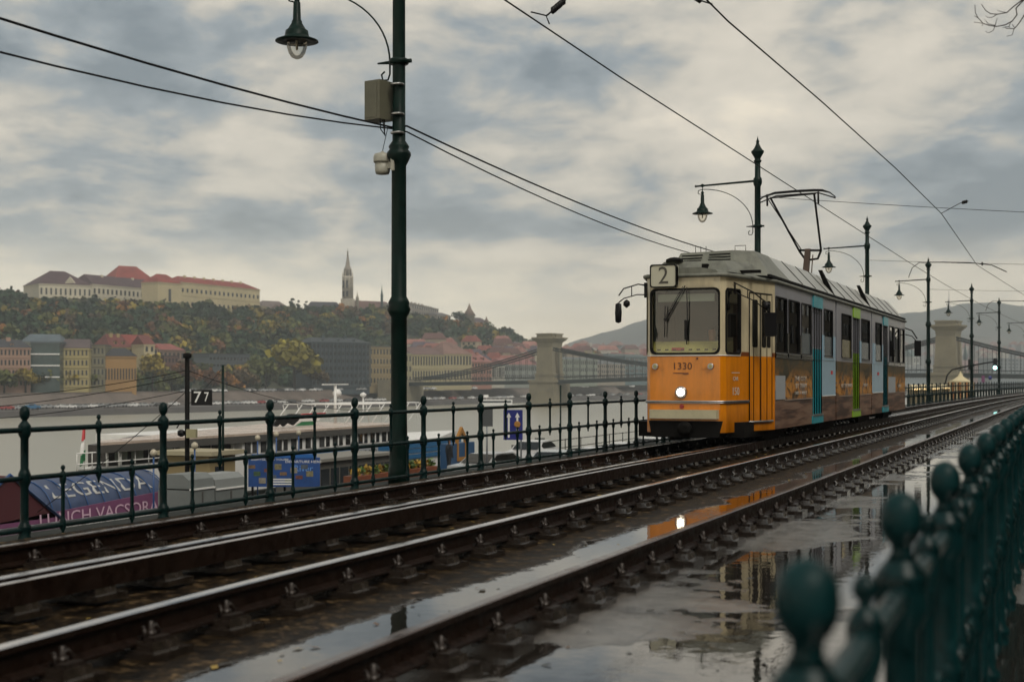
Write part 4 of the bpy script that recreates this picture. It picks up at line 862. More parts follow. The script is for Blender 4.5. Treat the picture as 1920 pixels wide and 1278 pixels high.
mb.add(vs, [(i*n+j, (i+1)*n+j, (i+1)*n+j+1, i*n+j+1) for i in range(len(pxs)-1) for j in range(n-1)], 0, True)
mb.build('castle_hill', grass_hill, kind='structure')
# far mountains
mount = mat('far_mountain', (.035, .045, .030), .9, dirt=(.09, .08, .07), vs=.006)
def ridge(name, tb, Z, zb, m_):
    mb = MB(); vs = []; random.seed(3); xs = list(range(tb[0][0], tb[-1][0]+1, 12))
    for px in xs:
        y = interp(tb, px)+math.sin(px*.11)*.8+math.sin(px*.31)*.5; z = CAMZ+(HY-y)/FPX*Z
        for f_, g in ((-.30, 0), (-.2, .3), (-.1, .68), (0, 1), (.2, .7)): p = W(px, HY, Z*(1+f_)); vs.append((p.x, p.y, zb+(z-zb)*g+(math.sin(px*.05+f_*40)*6 if 0 < g < 1 else 0)))
    mb.add(vs, [(i*5+j, (i+1)*5+j, (i+1)*5+j+1, i*5+j+1) for i in range(len(xs)-1) for j in range(4)], 0, True); return mb.build(name, m_, kind='structure')
ridge('far_hills', [(960, 672), (1040, 655), (1085, 636), (1130, 624), (1160, 616), (1205, 600), (1330, 565), (1450, 560), (1560, 585), (1690, 588), (1745, 582), (1800, 570), (1850, 566), (1900, 571), (1960, 580), (2300, 600)], 3600, -20, mount)
ridge('far_foothills', [(1000, 690), (1060, 672), (1150, 660), (1205, 655), (1500, 640), (1700, 634), (1760, 622), (1840, 630), (1920, 640), (2300, 650)], 2700, -20, mat('foothill', (.04, .05, .035), .9, dirt=(.14, .12, .10), vs=.02))
# ------------------------------------------------------------------ foliage
def leafmat(name, base):
    m = bpy.data.materials.new(name); m.use_nodes = True; t = m.node_tree; p = t.nodes['Principled BSDF']; p.inputs['Roughness'].default_value = .7
    a = t.nodes.new('ShaderNodeVertexColor'); a.layer_name = 'Col'; t.links.new(a.outputs[0], p.inputs['Base Color']); p.inputs['Specular IOR Level'].default_value = .2; return m
leaf = leafmat('leaves', None)
rng = np.random.default_rng(5)
def crown_arrays(cs, radii, nq, qs, cols, flat=1.0):
    """many small leaf-clump quads spread through lumpy crown volumes. cs (n,3), radii (n,), cols (n,3)"""
    V = []; C = []
    for c, r_, col in zip(cs, radii, cols):
        nl = 9; lc = rng.normal(size=(nl, 3)); lc /= np.linalg.norm(lc, axis=1)[:, None]; lc *= r_*.55*rng.uniform(.5, 1.1, (nl, 1)); lc[:, 2] = np.abs(lc[:, 2])*.9-.15*r_
        lr = r_*rng.uniform(.38, .6, nl); k = rng.integers(0, nl, nq)
        d = rng.normal(size=(nq, 3)); d /= np.linalg.norm(d, axis=1)[:, None]
        p = lc[k]+d*(lr[k]*rng.uniform(.6, 1.05, nq))[:, None]; p[:, 2] *= flat; p += c
        a = rng.normal(size=(nq, 3)); a /= np.linalg.norm(a, axis=1)[:, None]; b = np.cross(d+rng.normal(size=(nq, 3))*.5, a); b /= np.linalg.norm(b, axis=1)[:, None]+1e-9
        s = (qs*rng.uniform(.6, 1.4, nq))[:, None]
        V.append(np.stack([p-a*s-b*s*.7, p+a*s-b*s*.7, p+a*s*.8+b*s, p-a*s*.8+b*s], 1).reshape(-1, 3))
        cc = np.array(col)[None]*rng.uniform(.62, 1.5)*np.ones((nq, 1))*rng.uniform(.7, 1.3, (nq, 1))*(1+rng.normal(size=(nl, 1))[k]*.14)
        C.append(np.repeat(cc, 4, 0))
    return np.concatenate(V), np.concatenate(C).clip(0, 1)
def quads_obj(name, V, C, m_, parent=None, **kw):
    me = bpy.data.meshes.new(name); nv = len(V); nf = nv//4
    me.vertices.add(nv); me.vertices.foreach_set('co', V.astype(np.float32).ravel()); me.loops.add(nv); me.loops.foreach_set('vertex_index', np.arange(nv, dtype=np.int32))
    me.polygons.add(nf); me.polygons.foreach_set('loop_start', np.arange(0, nv, 4, dtype=np.int32)); me.polygons.foreach_set('loop_total', np.full(nf, 4, np.int32))
    me.update(calc_edges=True); ca = me.color_attributes.new('Col', 'FLOAT_COLOR', 'POINT'); ca.data.foreach_set('color', np.concatenate([C, np.ones((nv, 1))], 1).astype(np.float32).ravel())
    me.materials.append(m_); o = bpy.data.objects.new(name, me); COL.objects.link(o)
    if parent: o.parent = parent
    return tag(o, **kw)
OLIVE, DGREEN, ORANGE, RUST, YEL, BROWN = (.070, .078, .022), (.020, .040, .018), (.20, .092, .022), (.11, .050, .022), (.20, .155, .030), (.085, .060, .030)
cs, rr_, cc = [], [], []
for i in range(2000):
    px = rng.uniform(-120, 1120) if i < 1500 else rng.uniform(-900, -120); u = rng.uniform(.0, 1.0)
    if px > 740 and u < .62 and rng.random() < .86: continue
    if px > 980 and rng.random() < .5: continue
    if px < 740 and u < .12 and rng.random() < .5: continue
    h_ = hill(px, u); r_ = rng.uniform(4.5, 8.0)*(.8 if u > .92 else 1)
    warm = .5+.35*math.sin(px*.02+u*3)
    q = rng.random(); cl_ = math.sin(px*.031+u*7)+math.sin(px*.013-u*11+2); q = min(.999, max(0, q+.16*cl_)); c = DGREEN if q < .50 else OLIVE if q < .76 else BROWN if q < .86 else RUST if q < .91 else ORANGE if q < .96 else YEL
    if px < 230 and u > .5 and q < .6: c = DGREEN
    if u > .93 and 60 < px < 560: r_ *= .6
    cs.append((h_.x, h_.y, h_.z+r_*.45)); rr_.append(r_); cc.append(c)
V, C = crown_arrays(np.array(cs), rr_, 150, 1.15, cc)
quads_obj('hillside_wood', V, C, leaf, kind='stuff', label='autumn woodland of green, olive and rust trees covering the castle hill', cat='woodland')
bark = mat('bark', (.035, .028, .022), .8, var=.3, vs=3)
def tree(px, Z, ytop, ybase, wpx, col, label, bare=0, nq=420):
    m = Z/FPX; zb = CAMZ+(HY-ybase)*m; h_ = (ybase-ytop)*m; wd = wpx*m; p = WG(px, Z, zb)
    root = empty('tree', p, label=label, cat='tree', group='autumn trees lining the far bank')
    mb = MB(); mb.tube([(0, 0, -1), (0, 0, h_*.3), (.3, 0, h_*.55), (.1, .2, h_*.85)], [wd*.035, wd*.028, wd*.018, wd*.006], 6)
    for k in range(6):
        a = random.uniform(0, 6.28); z = h_*random.uniform(.25, .5); e = Vector((math.cos(a)*wd*.38, math.sin(a)*wd*.38, z+h_*random.uniform(.2, .38)))
        mb.tube([(0, 0, z), (e.x*.5, e.y*.5, z+(e.z-z)*.35), e], [wd*.016, wd*.010, wd*.003], 5)
    mb.build('trunk', bark, root)
    k = 7; cs = []; rs = []; cl = []
    for i in range(k):
        a = i*2.4; rad = wd*.26*(1 if i else 0); zz = h_*(.45+.33*((i*37) % 10)/10); cs.append((math.cos(a)*rad, math.sin(a)*rad, zz)); rs.append(min(wd*.32, h_*.34)); cl.append(tuple(np.array(col)*(1+.25*math.sin(i*5))))
    cs[0] = (0, 0, h_-rs[0]*.95)
    V, C = crown_arrays(np.array(cs), rs, nq//k*(1 if not bare else 1), max(.35, wd*.045), cl)
    quads_obj('crown', V, C, leaf, root)
for i, (px, yt, wp_x, col, lb) in enumerate([
    (8, 690, 60, OLIVE, 'olive riverside tree at the left edge of the far bank'), (48, 684, 60, YEL, 'yellow-green tree before the palazzo on the far bank'), (92, 688, 62, OLIVE, 'olive tree before the modern glass building'),
    (134, 690, 55, YEL, 'yellowing tree before the yellow apartment block'), (172, 694, 50, OLIVE, 'dull green tree right of the yellow apartment block'), (208, 690, 52, BROWN, 'brownish tree before the low ochre building'),
    (246, 684, 50, OLIVE, 'olive tree below the red roofed villas'), (286, 655, 62, YEL, 'tall yellow tree before the red roofed villas'), (322, 690, 48, OLIVE, 'small olive tree left of the number sign on the far bank'), (352, 672, 58, RUST, 'russet half bare tree behind the number sign'),
    (392, 690, 48, RUST, 'low russet tree right of the number sign'), (425, 693, 46, ORANGE, 'bright orange tree beside the thin pole'), (462, 690, 56, BROWN, 'brown tree left of the great plane tree'), (498, 665, 62, OLIVE, 'green-brown tree against the great plane tree'),
    (552, 629, 96, (.15, .13, .02), 'great round green and gold plane tree, the largest on the far bank'), (598, 688, 50, BROWN, 'brown tree right of the great plane tree'), (640, 700, 44, BROWN, 'low bush-like tree before the scaffolded block')]):
    Zt = bankZ(px)+60; tree(px, Zt, yt, HY+5.4/Zt*FPX, wp_x, col, lb, nq=1500 if wp_x > 90 else 700)
for px, yt, w_, u in ((548, 557, 14, .97), (560, 562, 10, .97), (574, 563, 9, .97), (862, 580, 30, .97)):
    p = hill(px, .97); Zt = (p-CAM).dot(FW); tree(px, Zt, yt, HY-(p.z-CAMZ)/Zt*FPX, w_, DGREEN, 'dark evergreen on the castle ridge' if px < 600 else 'dark tree beside the conical stone turret', nq=500)
# ------------------------------------------------------------------ buildings
winm = mat('far_window', (.018, .022, .026), .2)
WBOX = MB().box((0, 0, .5), (1, .3, 1)).build('window', winm); WB = [WBOX, False]
def window_child(root, p, rz, w_, h_):
    o = WB[0] if not WB[1] else link_copy(WB[0]); WB[1] = True
    o.name = 'window'; o.parent = root; o.location = p; o.rotation_euler = (0, 0, rz); o.scale = (w_, 1, h_)
    return o
def wm(h_, v=.12): 
    k = 'wall_'+h_
    return MATS.get(k) or mat(k, tuple(c*.78 for c in s2l(h_)), .8, var=v, vs=.08)
def rm(h_):
    k = 'roof_'+h_
    return MATS.get(k) or mat(k, tuple(c*.55 for c in s2l(h_)), .75, var=.3, vs=.15)
def bldg(label, x0, x1, Z0, Z1, yb, ye, yr, wall, roof, rows=0, cols=0, depth=14, rt='hip', inset=.25, group='buildings on the far bank', cat='building', name='building', ww=.42, wh=.5, chim=0, bands=False, parent=None):
    A, B = WG(x0, Z0), WG(x1, Z1); zb = CAMZ+(HY-yb)*Z0/FPX; ze = CAMZ+(HY-ye)*Z0/FPX; zr = CAMZ+(HY-yr)*Z0/FPX
    U = (B-A); Ln = U.length; U.normalize(); Nn = Vector((U.y, -U.x, 0))
    if Nn.dot(CAM-A) < 0: Nn = -Nn
    Nn.z = 0; rz = math.atan2(U.y, U.x); Bk = -Nn*depth
    root = empty(name, (A.x, A.y, zb), rz, label=label, cat=cat, group=group)
    # local frame: x along facade, y away from the viewer, z up
    sgn = 1 if Bk.dot(Vector((-U.y, U.x, 0))) > 0 else -1; h_ = ze-zb; hr = zr-ze; d = depth*sgn
    Y = lambda y: y*sgn
    w_ = MB(); w_.box((Ln/2, d/2, h_/2-2), (Ln, depth, h_+4))
    ov = .4; w_.box((Ln/2, Y(-.0)+d/2, h_-.45), (Ln+.7, depth+.7, .5))
    if bands:
        for k in range(1, rows): w_.box((Ln/2, Y(-.15), h_*k/rows), (Ln, .5, .45), 1)
    if rows > 1 and not bands:
        for k in range(1, rows): w_.box((Ln/2, Y(-.05), h_*k/rows), (Ln+.2, .5, .28))
        w_.box((Ln/2, Y(-.02), h_/rows*.12), (Ln+.3, .6, h_/rows*.2))
    w_.build('wall', [wall, white_paint], root)
    if rt != 'flat':
        i_ = min(inset*Ln, depth*.5) if rt == 'hip' else .0
        b = [(-ov, Y(-ov), h_), (Ln+ov, Y(-ov), h_), (Ln+ov, Y(depth+ov), h_), (-ov, Y(depth+ov), h_)]
        r0, r1 = (i_, d/2, h_+hr), (Ln-i_, d/2, h_+hr)
        m_ = MB(); m_.add(b+[r0, r1], [(0, 1, 5, 4), (1, 2, 5), (2, 3, 4, 5), (3, 0, 4), (3, 2, 1, 0)])
        ro = m_.build('roof', roof, root)
        if rows > 2 and Ln > 12 and rt == 'hip' and hr > 2:
            nd_ = max(2, int(Ln/9)); dm = None; dw = min(2.4, hr*.5)
            for k in range(nd_):
                lc_ = (i_*.8+(Ln-1.6*i_)*(k+.5)/nd_, Y(depth*.16), h_+hr*.30)
                if dm is None:
                    q_ = MB(); q_.box((0, 0, 0), (dw*.7, dw*.8, dw*.7)); q_.box((0, -.42*dw*sgn, 0), (dw*.4, .1, dw*.45), 1); q_.frustum((0, 0), (dw*.9, dw), (dw*.1, dw), dw*.35, dw*.6, 2); dm = q_.build('dormer', [wall, winm, roof], ro, lc_)
                else: link_copy(dm, ro, loc=lc_)
            chim = chim or max(2, int(Ln/14))
        if chim:
            m_ = None
            for k in range(chim):
                c_ = MB().box((0, 0, 0), (1.6, 1.2, 2.6)).build('chimney', wall, ro, (i_+(Ln-2*i_)*(k+.5)/chim, d/2-Y(1.5), h_+hr*.85)) if m_ is None else link_copy(m_, ro, loc=(i_+(Ln-2*i_)*(k+.5)/chim, d/2-Y(1.5), h_+hr*.85)); m_ = c_
    else: MB().box((Ln/2, d/2, h_+.3), (Ln+.5, depth+.5, .6)).build('roof', roof, root)
    if rows and cols:
        for r_ in range(rows):
            for c in range(cols):
                wx = Ln*(c+.5)/cols; sw = Ln/cols*ww; sh = h_/rows*wh
                window_child(root, (wx, Y(-.08), h_*(r_+.25)/rows), 0, sw, sh)
    return root, Ln, h_, sgn
WHT, CRM, OCH, PNK = '#d2cab4', '#c8ba94', '#a8875a', '#a98a78'
RD, RDD, GR, BRN, PRP = '#a5463a', '#84413a', '#5b5f66', '#6a4a40', '#5d4147'
cg = 'buildings on the castle ridge'
bldg('white palace with dark red hipped roof, far left on the castle hill', 73, 172, 905, 925, 585, 531, 503, wm(WHT), rm(PRP), 2, 11, 32, 'hip', .36, cg, 'palace', 'palace', .35, .45)
r_, Ln, h_, sg = bldg('long low palace wing with grey-purple roof joining the two castle buildings', 173, 300, 925, 985, 578, 532, 512, wm(WHT), rm(PRP), 2, 16, 20, 'hip', .05, cg, 'palace', 'palace', .35, .4, 2)
bldg('tall bright red hipped roof block at the middle of the castle', 214, 296, 990, 1010, 580, 527, 494, wm(CRM), rm(RD), 2, 8, 30, 'hip', .3, cg, 'palace', 'palace', .3, .4)
bldg('projecting cream tower block with one tall window on the castle front', 296, 340, 925, 945, 576, 528, 511, wm(CRM), rm(RD), 1, 1, 14, 'hip', .3, cg, 'palace', 'palace', .10, .5)
bldg('long cream wing with red roof and two window rows stepping down to the right', 338, 487, 945, 1030, 578, 528, 515, wm(CRM), rm(RD), 2, 18, 17, 'hip', .10, cg, 'palace', 'palace', .36, .28, 7)
p = W(121, 531, 902); g = MB(); g.add([(0, 0, 0), (8, 0, 0), (4, 0, 4), (0, 1, 0), (8, 1, 0), (4, 1, 4)], [(0, 1, 2), (5, 4, 3), (0, 3, 4, 1), (1, 4, 5, 2), (2, 5, 3, 0)])
g.build('pediment', wm(WHT), loc=p, label='small triangular gable on the front of the white palace', cat='gable')
bw = MB(); bw.hexa([W(425, 625, 1010), W(508, 625, 1020), W(512, 625, 1060), W(425, 625, 1050)], [W(428, 572, 1010), W(500, 574, 1020), W(500, 574, 1060), W(428, 572, 1050)])
bw.build('bastion_wall', wm('#8d8468'), label='high beige bastion wall below the right end of the castle', cat='wall')
bw = MB(); bw.hexa([W(100, 592, 890), W(165, 592, 895), W(165, 592, 925), W(100, 592, 920)], [W(103, 560, 890), W(163, 562, 895), W(163, 562, 925), W(103, 560, 920)])
bw.build('terrace_wall', wm('#6f6b58'), label='dark terrace wall in front of the white palace', cat='wall')
bldg('small grey roofed house group on the ridge right of the castle', 492, 545, 1060, 1080, 600, 576, 562, wm(WHT), rm('#8d7f7a'), 2, 7, 14, 'hip', .2, cg)
bldg('pale house half hidden by trees under the ridge right of the castle', 520, 548, 1040, 1050, 604, 582, 570, wm(CRM), rm('#8a6f66'), 2, 4, 12, 'hip', .2, cg)
bldg('dark roofed long building left of the church tower', 580, 643, 1130, 1140, 600, 578, 564, wm('#77706a'), rm('#4c4a55'), 1, 6, 16, 'hip', .12, cg)
bldg('church nave with patterned pinkish roof right of the spire', 660, 738, 1120, 1150, 602, 583, 561, wm('#a39480'), rm('#84635a'), 1, 9, 18, 'gable', 0, cg, 'church', 'church_nave', .3, .6)
# church tower
Zt = 1125; m = Zt/FPX; base = W(652, 600, Zt); root = empty('church_tower', base, label='tall pale gothic church tower with a needle spire on the castle ridge', cat='church tower')
P = lambda y: (600-y)*m; st_ = mat('gothic_stone', tuple(c*1.0 for c in s2l('#b3ab9c')), .8, var=.25, vs=.3)
mb = MB(); mb.box((0, 0, P(560)/2-2), (8.2, 8.2, P(560)+4)); mb.lathe([(4.0, P(560)), (3.9, P(540)), (4.4, P(539)), (4.3, P(522)), (4.6, P(521)), (4.6, P(518))], n=8)
for a in range(8): x, y = math.cos(a*.785)*4.1, math.sin(a*.785)*4.1; mb.lathe([(.5, P(560)), (.5, P(520)), (.3, P(515)), (.05, P(507))], (x, y, 0), 5)
mb.build('shaft', st_, root)
mb = MB()
for sx_ in (-1.6, 1.6):
    for (ya, yb) in ((556, 546), (540, 526)): mb.box((sx_, -4.05, (P(ya)+P(yb))/2), (1.3, .5, abs(P(yb)-P(ya))))
mb.build('belfry_opening', winm, root)
mb = MB().lathe([(3.0, P(518)), (3.0, P(507)), (3.4, P(506)), (2.3, P(503)), (1.0, P(485)), (.45, P(473)), (.7, P(472)), (.15, P(470)), (.05, P(464))], n=8); 
for a in range(8): x, y = math.cos(a*.785)*2.9, math.sin(a*.785)*2.9; mb.lathe([(.35, P(518)), (.3, P(508)), (.03, P(500))], (x, y, 0), 5)
mb.build('spire', mat('spire_stone', tuple(c*.85 for c in s2l('#8d8478')), .8, var=.2, vs=.4), root)
def turret(px, Z, yb, ye, yt, w_, wall, roof, label, n=8):
    m = Z/FPX; r_ = w_*m/2; root = empty('turret', W(px, yb, Z), label=label, cat='turret', group='pointed turrets on the castle ridge')
    MB().lathe([(r_, -3), (r_, (yb-ye)*m), (r_*1.15, (yb-ye)*m+.2)], n=n).build('wall', wall, root); MB().lathe([(r_*1.2, (yb-ye)*m+.2), (r_*.45, (yb-(ye*.5+yt*.5))*m), (.03, (yb-yt)*m)], n=n).build('roof', roof, root)
turret(670, 1120, 575, 561, 545, 6, st_, st_, 'short stone pinnacle just right of the church tower')
turret(716, 1115, 570, 556, 533, 5, mat('copper_green', (.06, .11, .11), .6), MATS['copper_green'], 'thin blue-green copper spire over the church nave')
turret(880, 1190, 616, 592, 568, 22, st_, mat('pale_tile', tuple(c*.5 for c in s2l('#a08878')), .8), 'pale round turret with conical roof on the terrace right of the lamp post')
turret(866, 1195, 616, 603, 592, 9, st_, MATS['pale_tile'], 'small side turret left of the conical stone turret'); turret(912, 1195, 616, 604, 592, 9, st_, MATS['pale_tile'], 'small side turret right of the conical stone turret')
bldg('large pale hotel block with stepped roofs right of the near lamp post', 772, 822, 1130, 1215, 612, 569, 563, wm('#a59d92'), rm('#7d7a78'), 4, 12, 24, 'hip', .1, cg, ww=.4, wh=.5)
bldg('low pale hotel wing beside the terrace arcade', 820, 845, 1160, 1180, 612, 590, 584, wm('#a09a90'), rm('#7d7a78'), 2, 6, 14, 'hip', .1, cg)
bldg('long white terrace arcade below the conical turret', 800, 930, 1160, 1230, 622, 608, 606, wm('#a59a88'), rm('#8a8074'), 1, 22, 8, 'flat', 0, cg, 'arcade', 'arcade', .5, .6)
bldg('purple-grey roofed house at the right end of the terrace', 884, 916, 1200, 1215, 618, 603, 594, wm('#a59d90'), rm('#6b5c63'), 1, 5, 12, 'hip', .2, cg)
# waterfront
def wf(px, d=70): return bankZ(px)+d
bldg('pinkish palazzo with dark mansard at the left edge of the far bank', -60, 57, wf(-60), wf(57)-10, 727, 650, 634, wm(PNK), rm('#464850'), 4, 16, 18, 'hip', .06)
bldg('modern building with dark glass front and white floor bands', 58, 112, wf(58)-8, wf(112)-18, 728, 642, 636, mat('curtain_glass', (.03, .055, .055), .25, var=.3, vs=.4), rm('#6e7a84'), 4, 0, 18, 'flat', bands=True)
bldg('sloping grey glass attic roof above the modern building', 40, 112, wf(58)+18, wf(112)+8, 680, 640, 625, wm('#7c8078'), rm('#70808a'), 0, 0, 16, 'hip', .1)
bldg('yellow apartment block with white balconies on the far bank', 113, 166, wf(113)-10, wf(166)-20, 726, 652, 634, wm('#b3a574'), rm('#6e5f60'), 4, 7, 18, 'hip', .05)
bldg('narrow grey-olive house right of the yellow block', 167, 196, wf(167)-12, wf(196)-18, 726, 648, 643, wm('#85806a'), rm('#6d6a62'), 4, 4, 15, 'flat')
bldg('low ochre hall with dark hipped roof on the far bank', 196, 256, wf(196)-16, wf(256)-26, 726, 667, 651, wm('#a37f4d'), rm('#3f4046'), 1, 11, 14, 'hip', .3, ww=.4, wh=.35)
bldg('tall villa with steep red roof and yellow gable behind the ochre hall', 206, 250, 690, 700, 705, 650, 625, wm('#a58f5e'), rm(RDD), 3, 4, 16, 'hip', .2)
bldg('pink villa with steep red roof left of the tall yellow tree', 248, 296, 700, 715, 705, 650, 626, wm(PNK), rm(RD), 3, 5, 16, 'gable')
bldg('pale gabled villa front among the red roofs', 270, 290, 690, 694, 700, 645, 628, wm(CRM), rm(RDD), 3, 2, 12, 'gable')
bldg('long pink-red roofed house right of the villas', 298, 346, 720, 735, 700, 655, 643, wm('#8c7466'), rm('#b0625a'), 2, 6, 13, 'hip', .2)
bldg('dull brick house behind the russet tree', 308, 334, 700, 705, 712, 668, 660, wm('#6f5048'), rm('#564846'), 3, 4, 12, 'flat')
bldg('low dark concrete terrace building on the hill foot', 392, 468, 730, 760, 690, 664, 660, wm('#5c6468'), rm('#4b5258'), 2, 12, 10, 'flat', ww=.6, wh=.35)
# scaffolded block
r_, Ln, h_, sg = bldg('dark blue-grey block wrapped in scaffolding on the far bank', 584, 693, wf(584, 62), wf(693, 40), 724, 641, 631, mat('scaffold_net', (.040, .058, .070), .8, var=.35, vs=.25), rm('#3f4a50'), 6, 14, 20, 'hip', .12, ww=.5, wh=.42)
mb = MB()
for k in range(7): mb.box((Ln/2, -1.0*1, h_*k/6), (Ln, .35, .35))
for k in range(15): mb.box((Ln*k/14, -1.0, h_/2), (.35, .35, h_))
mb.build('scaffold', mat('scaffold_tube', (.05, .065, .075), .7), r_)
bldg('ochre four storey building right of the scaffolded block', 693, 735, wf(693, 44), wf(735, 38), 722, 650, 643, wm('#94835f'), rm('#6b6a60'), 4, 7, 16, 'flat')
bldg('pale building mostly hidden behind the near lamp post', 735, 772, wf(735, 40), wf(772, 34), 720, 662, 655, wm('#a09878'), rm('#75706a'), 3, 6, 16, 'hip', .1)
r_, Ln, h_, sg = bldg('beige palazzo with pilasters and arched windows right of the near lamp post', 772, 832, wf(772, 44), wf(832, 34), 718, 664, 649, wm('#aaa07c'), rm('#866a66'), 2, 12, 18, 'hip', .08, wh=.6, ww=.4)
bldg('beige palazzo pavilion with attic gable beside the bridge end', 832, 884, wf(832, 36), wf(884, 26), 717, 663, 640, wm('#aca180'), rm('#9c7a70'), 2, 9, 18, 'hip', .35, wh=.6, ww=.45)
bldg('pink-roofed brick building just left of the white colonnade', 884, 922, wf(884, 36), wf(922, 30), 716, 678, 661, wm('#a07466'), rm('#b97f78'), 3, 7, 16, 'hip', .15)
bldg('white columned building left of the bridge tower', 922, 946, wf(922, 34), wf(946, 30), 714, 686, 680, wm('#b9b6aa'), rm('#7d8288'), 1, 8, 14, 'flat', wh=.65)
bldg('long grey building with pink roof left of the bridge tower', 946, 1006, wf(946, 34), wf(1006, 26), 714, 683, 671, wm('#8d938e'), rm('#ab7570'), 2, 16, 16, 'hip', .05)
bldg('long grey-green facade just right of the Buda bridge tower', 1056, 1120, wf(1056, 34), wf(1120, 30), 712, 673, 668, wm('#8c9488'), rm('#767e80'), 3, 18, 16, 'hip', .05)
bldg('long pinkish facade between bridge tower and tram', 1120, 1172, wf(1120, 34), wf(1172, 30), 711, 682, 674, wm('#978f82'), rm('#7f8486'), 3, 14, 16, 'hip', .05)
bldg('greenish glass office building just left of the tram front', 1172, 1300, wf(1172, 60), wf(1300, 60), 711, 668, 662, wm('#62777a'), rm('#8d989a'), 4, 16, 18, 'flat', ww=.7)
bldg('pale flat roofed block behind the bridge chains left of the tram', 1140, 1205, 1180, 1230, 690, 664, 660, wm('#788a90'), rm('#9aa3a2'), 2, 14, 18, 'flat')
bldg('long dull pink building behind the far bridge tower', 1800, 1885, 1500, 1600, 712, 684, 674, wm('#8a6d6c'), rm('#94706e'), 2, 16, 20, 'hip', .05)
bldg('grey slab block at the right edge beyond the bridge', 1860, 1960, 1450, 1480, 712, 672, 668, wm('#7b8488'), rm('#868e90'), 6, 14, 20, 'flat')
bldg('white narrow church front seen past the far bridge tower', 1712, 1724, 1450, 1460, 712, 668, 655, wm('#a8aaa4'), rm('#5f7a78'), 3, 2, 14, 'gable')
turret(1810, 1600, 700, 668, 640, 8, MATS['copper_green'], MATS['copper_green'], 'green copper church spire right of the far bridge tower')
bldg('low grey waterfront block left of the far bridge tower', 1690, 1748, 1400, 1420, 712, 690, 684, wm('#7a858a'), rm('#8c8f8e'), 3, 12, 16, 'hip', .1)
# small houses on the slope
def house_mesh(i, wall, roof):
    mb = MB(); a, b, h_ = 5.5+i, 4.5, 6+(i % 3)*2
    mb.box((0, 0, h_/2-3), (2*a, 2*b, h_+6), 0); mb.add([(-a-.4, -b-.4, h_), (a+.4, -b-.4, h_), (a+.4, b+.4, h_), (-a-.4, b+.4, h_), (-a+2, 0, h_+4), (a-2, 0, h_+4)], [(0, 1, 5, 4), (1, 2, 5), (2, 3, 4, 5), (3, 0, 4), (3, 2, 1, 0)], 1)
    for k in range(3+i % 2):
        for r_ in range(2): mb.box((-a+2*a*(k+.5)/(3+i % 2), -b-.02, 1.6+r_*3), (1.3, .12, 1.6), 2)
    mb.box((a*.4, 1, h_+3.4), (1, 1, 2.4), 0); return mb.build('house', [wall, roof, winm])
kinds = [('#b7a78c', '#a05548', 'cream house with a faded red roof'), ('#b9b2a6', '#b2746a', 'white house with a pinkish roof'), ('#9d8f7c', '#77514a', 'drab house with a brown roof'), ('#b0a68e', '#6e6470', 'pale house with a grey-purple roof'), ('#c2bbae', '#c08578', 'white house with a light salmon roof')]
hm_ = [house_mesh(i, wm(a), rm(b)) for i, (a, b, c) in enumerate(kinds)]; hu = [False]*5
random.seed(11)
zones = [('low on the slope beyond the near lamp post', 775, 880, .04, .5, 34), ('on the slope left of the bridge', 880, 1003, .04, .6, 44), ('on the hillside between bridge tower and tram', 1058, 1210, .05, .95, 46)]
for zn, a, b, u0, u1, num in zones:
    for k in range(num):
        px = random.uniform(a, b); u = random.uniform(u0, u1); p = hill(px, u); i = random.randrange(5)
        o = hm_[i] if not hu[i] else link_copy(hm_[i]); hu[i] = True
        s_ = random.uniform(.8, 1.25); o.scale = (s_, s_, s_); o.location = p; o.rotation_euler = (0, 0, TH+random.uniform(-.7, .5))
        tag(o, kinds[i][2]+' '+zn, 'house', 'small houses on the slopes beyond the river')
for k in range(26):
    px = random.uniform(592, 735); p = hill(px, random.uniform(.03, .14)); i = random.choice((0, 2, 3)); o = link_copy(hm_[i]); o.location = p; o.rotation_euler = (0, 0, TH+random.uniform(-.4, .4)); tag(o, kinds[i][2]+' behind the scaffolded block on the far bank', 'house', 'small houses on the slopes beyond the river')
# scattered buildings across the far hills, too many and small to count
mb = MB(); random.seed(5)
for k in range(900):
    px = random.uniform(1060, 1960); Z = random.uniform(1950, 2750); f_ = (Z/2700-1); z = CAMZ+(HY-random.uniform(652, 694))/FPX*Z; p = WG(px, Z, z); s_ = random.uniform(8, 20)
    mb.box(p, (s_, s_*.8, random.uniform(8, 16)), random.choice((0, 0, 1)), TH+random.uniform(-.5, .5)); mb.frustum((p.x, p.y), (s_*1.1, s_*.9), (s_*.3, .5), p.z+5, p.z+11, 2)
mb.build('far_town', [wm('#b5ada0'), wm('#8a8c8c'), rm('#9a6c62')], kind='stuff', label='hazy mass of distant houses at the foot of the far hills', cat='town')
tr_ = MB(); p = W(1779, 582, 3500)
tr_.tube([p, p+UP*28], [2.4, 1.6], 6); tr_.lathe([(4, 10), (4, 13)], p, 8); tr_.lathe([(3.5, 20), (3.5, 22)], p, 8); tr_.tube([p+UP*28, p+UP*52], [1.0, .4], 5)
tr_.build('radio_mast', mat('mast', (.3, .25, .25), .6), label='slim radio mast on the crest of the far hills', cat='mast')
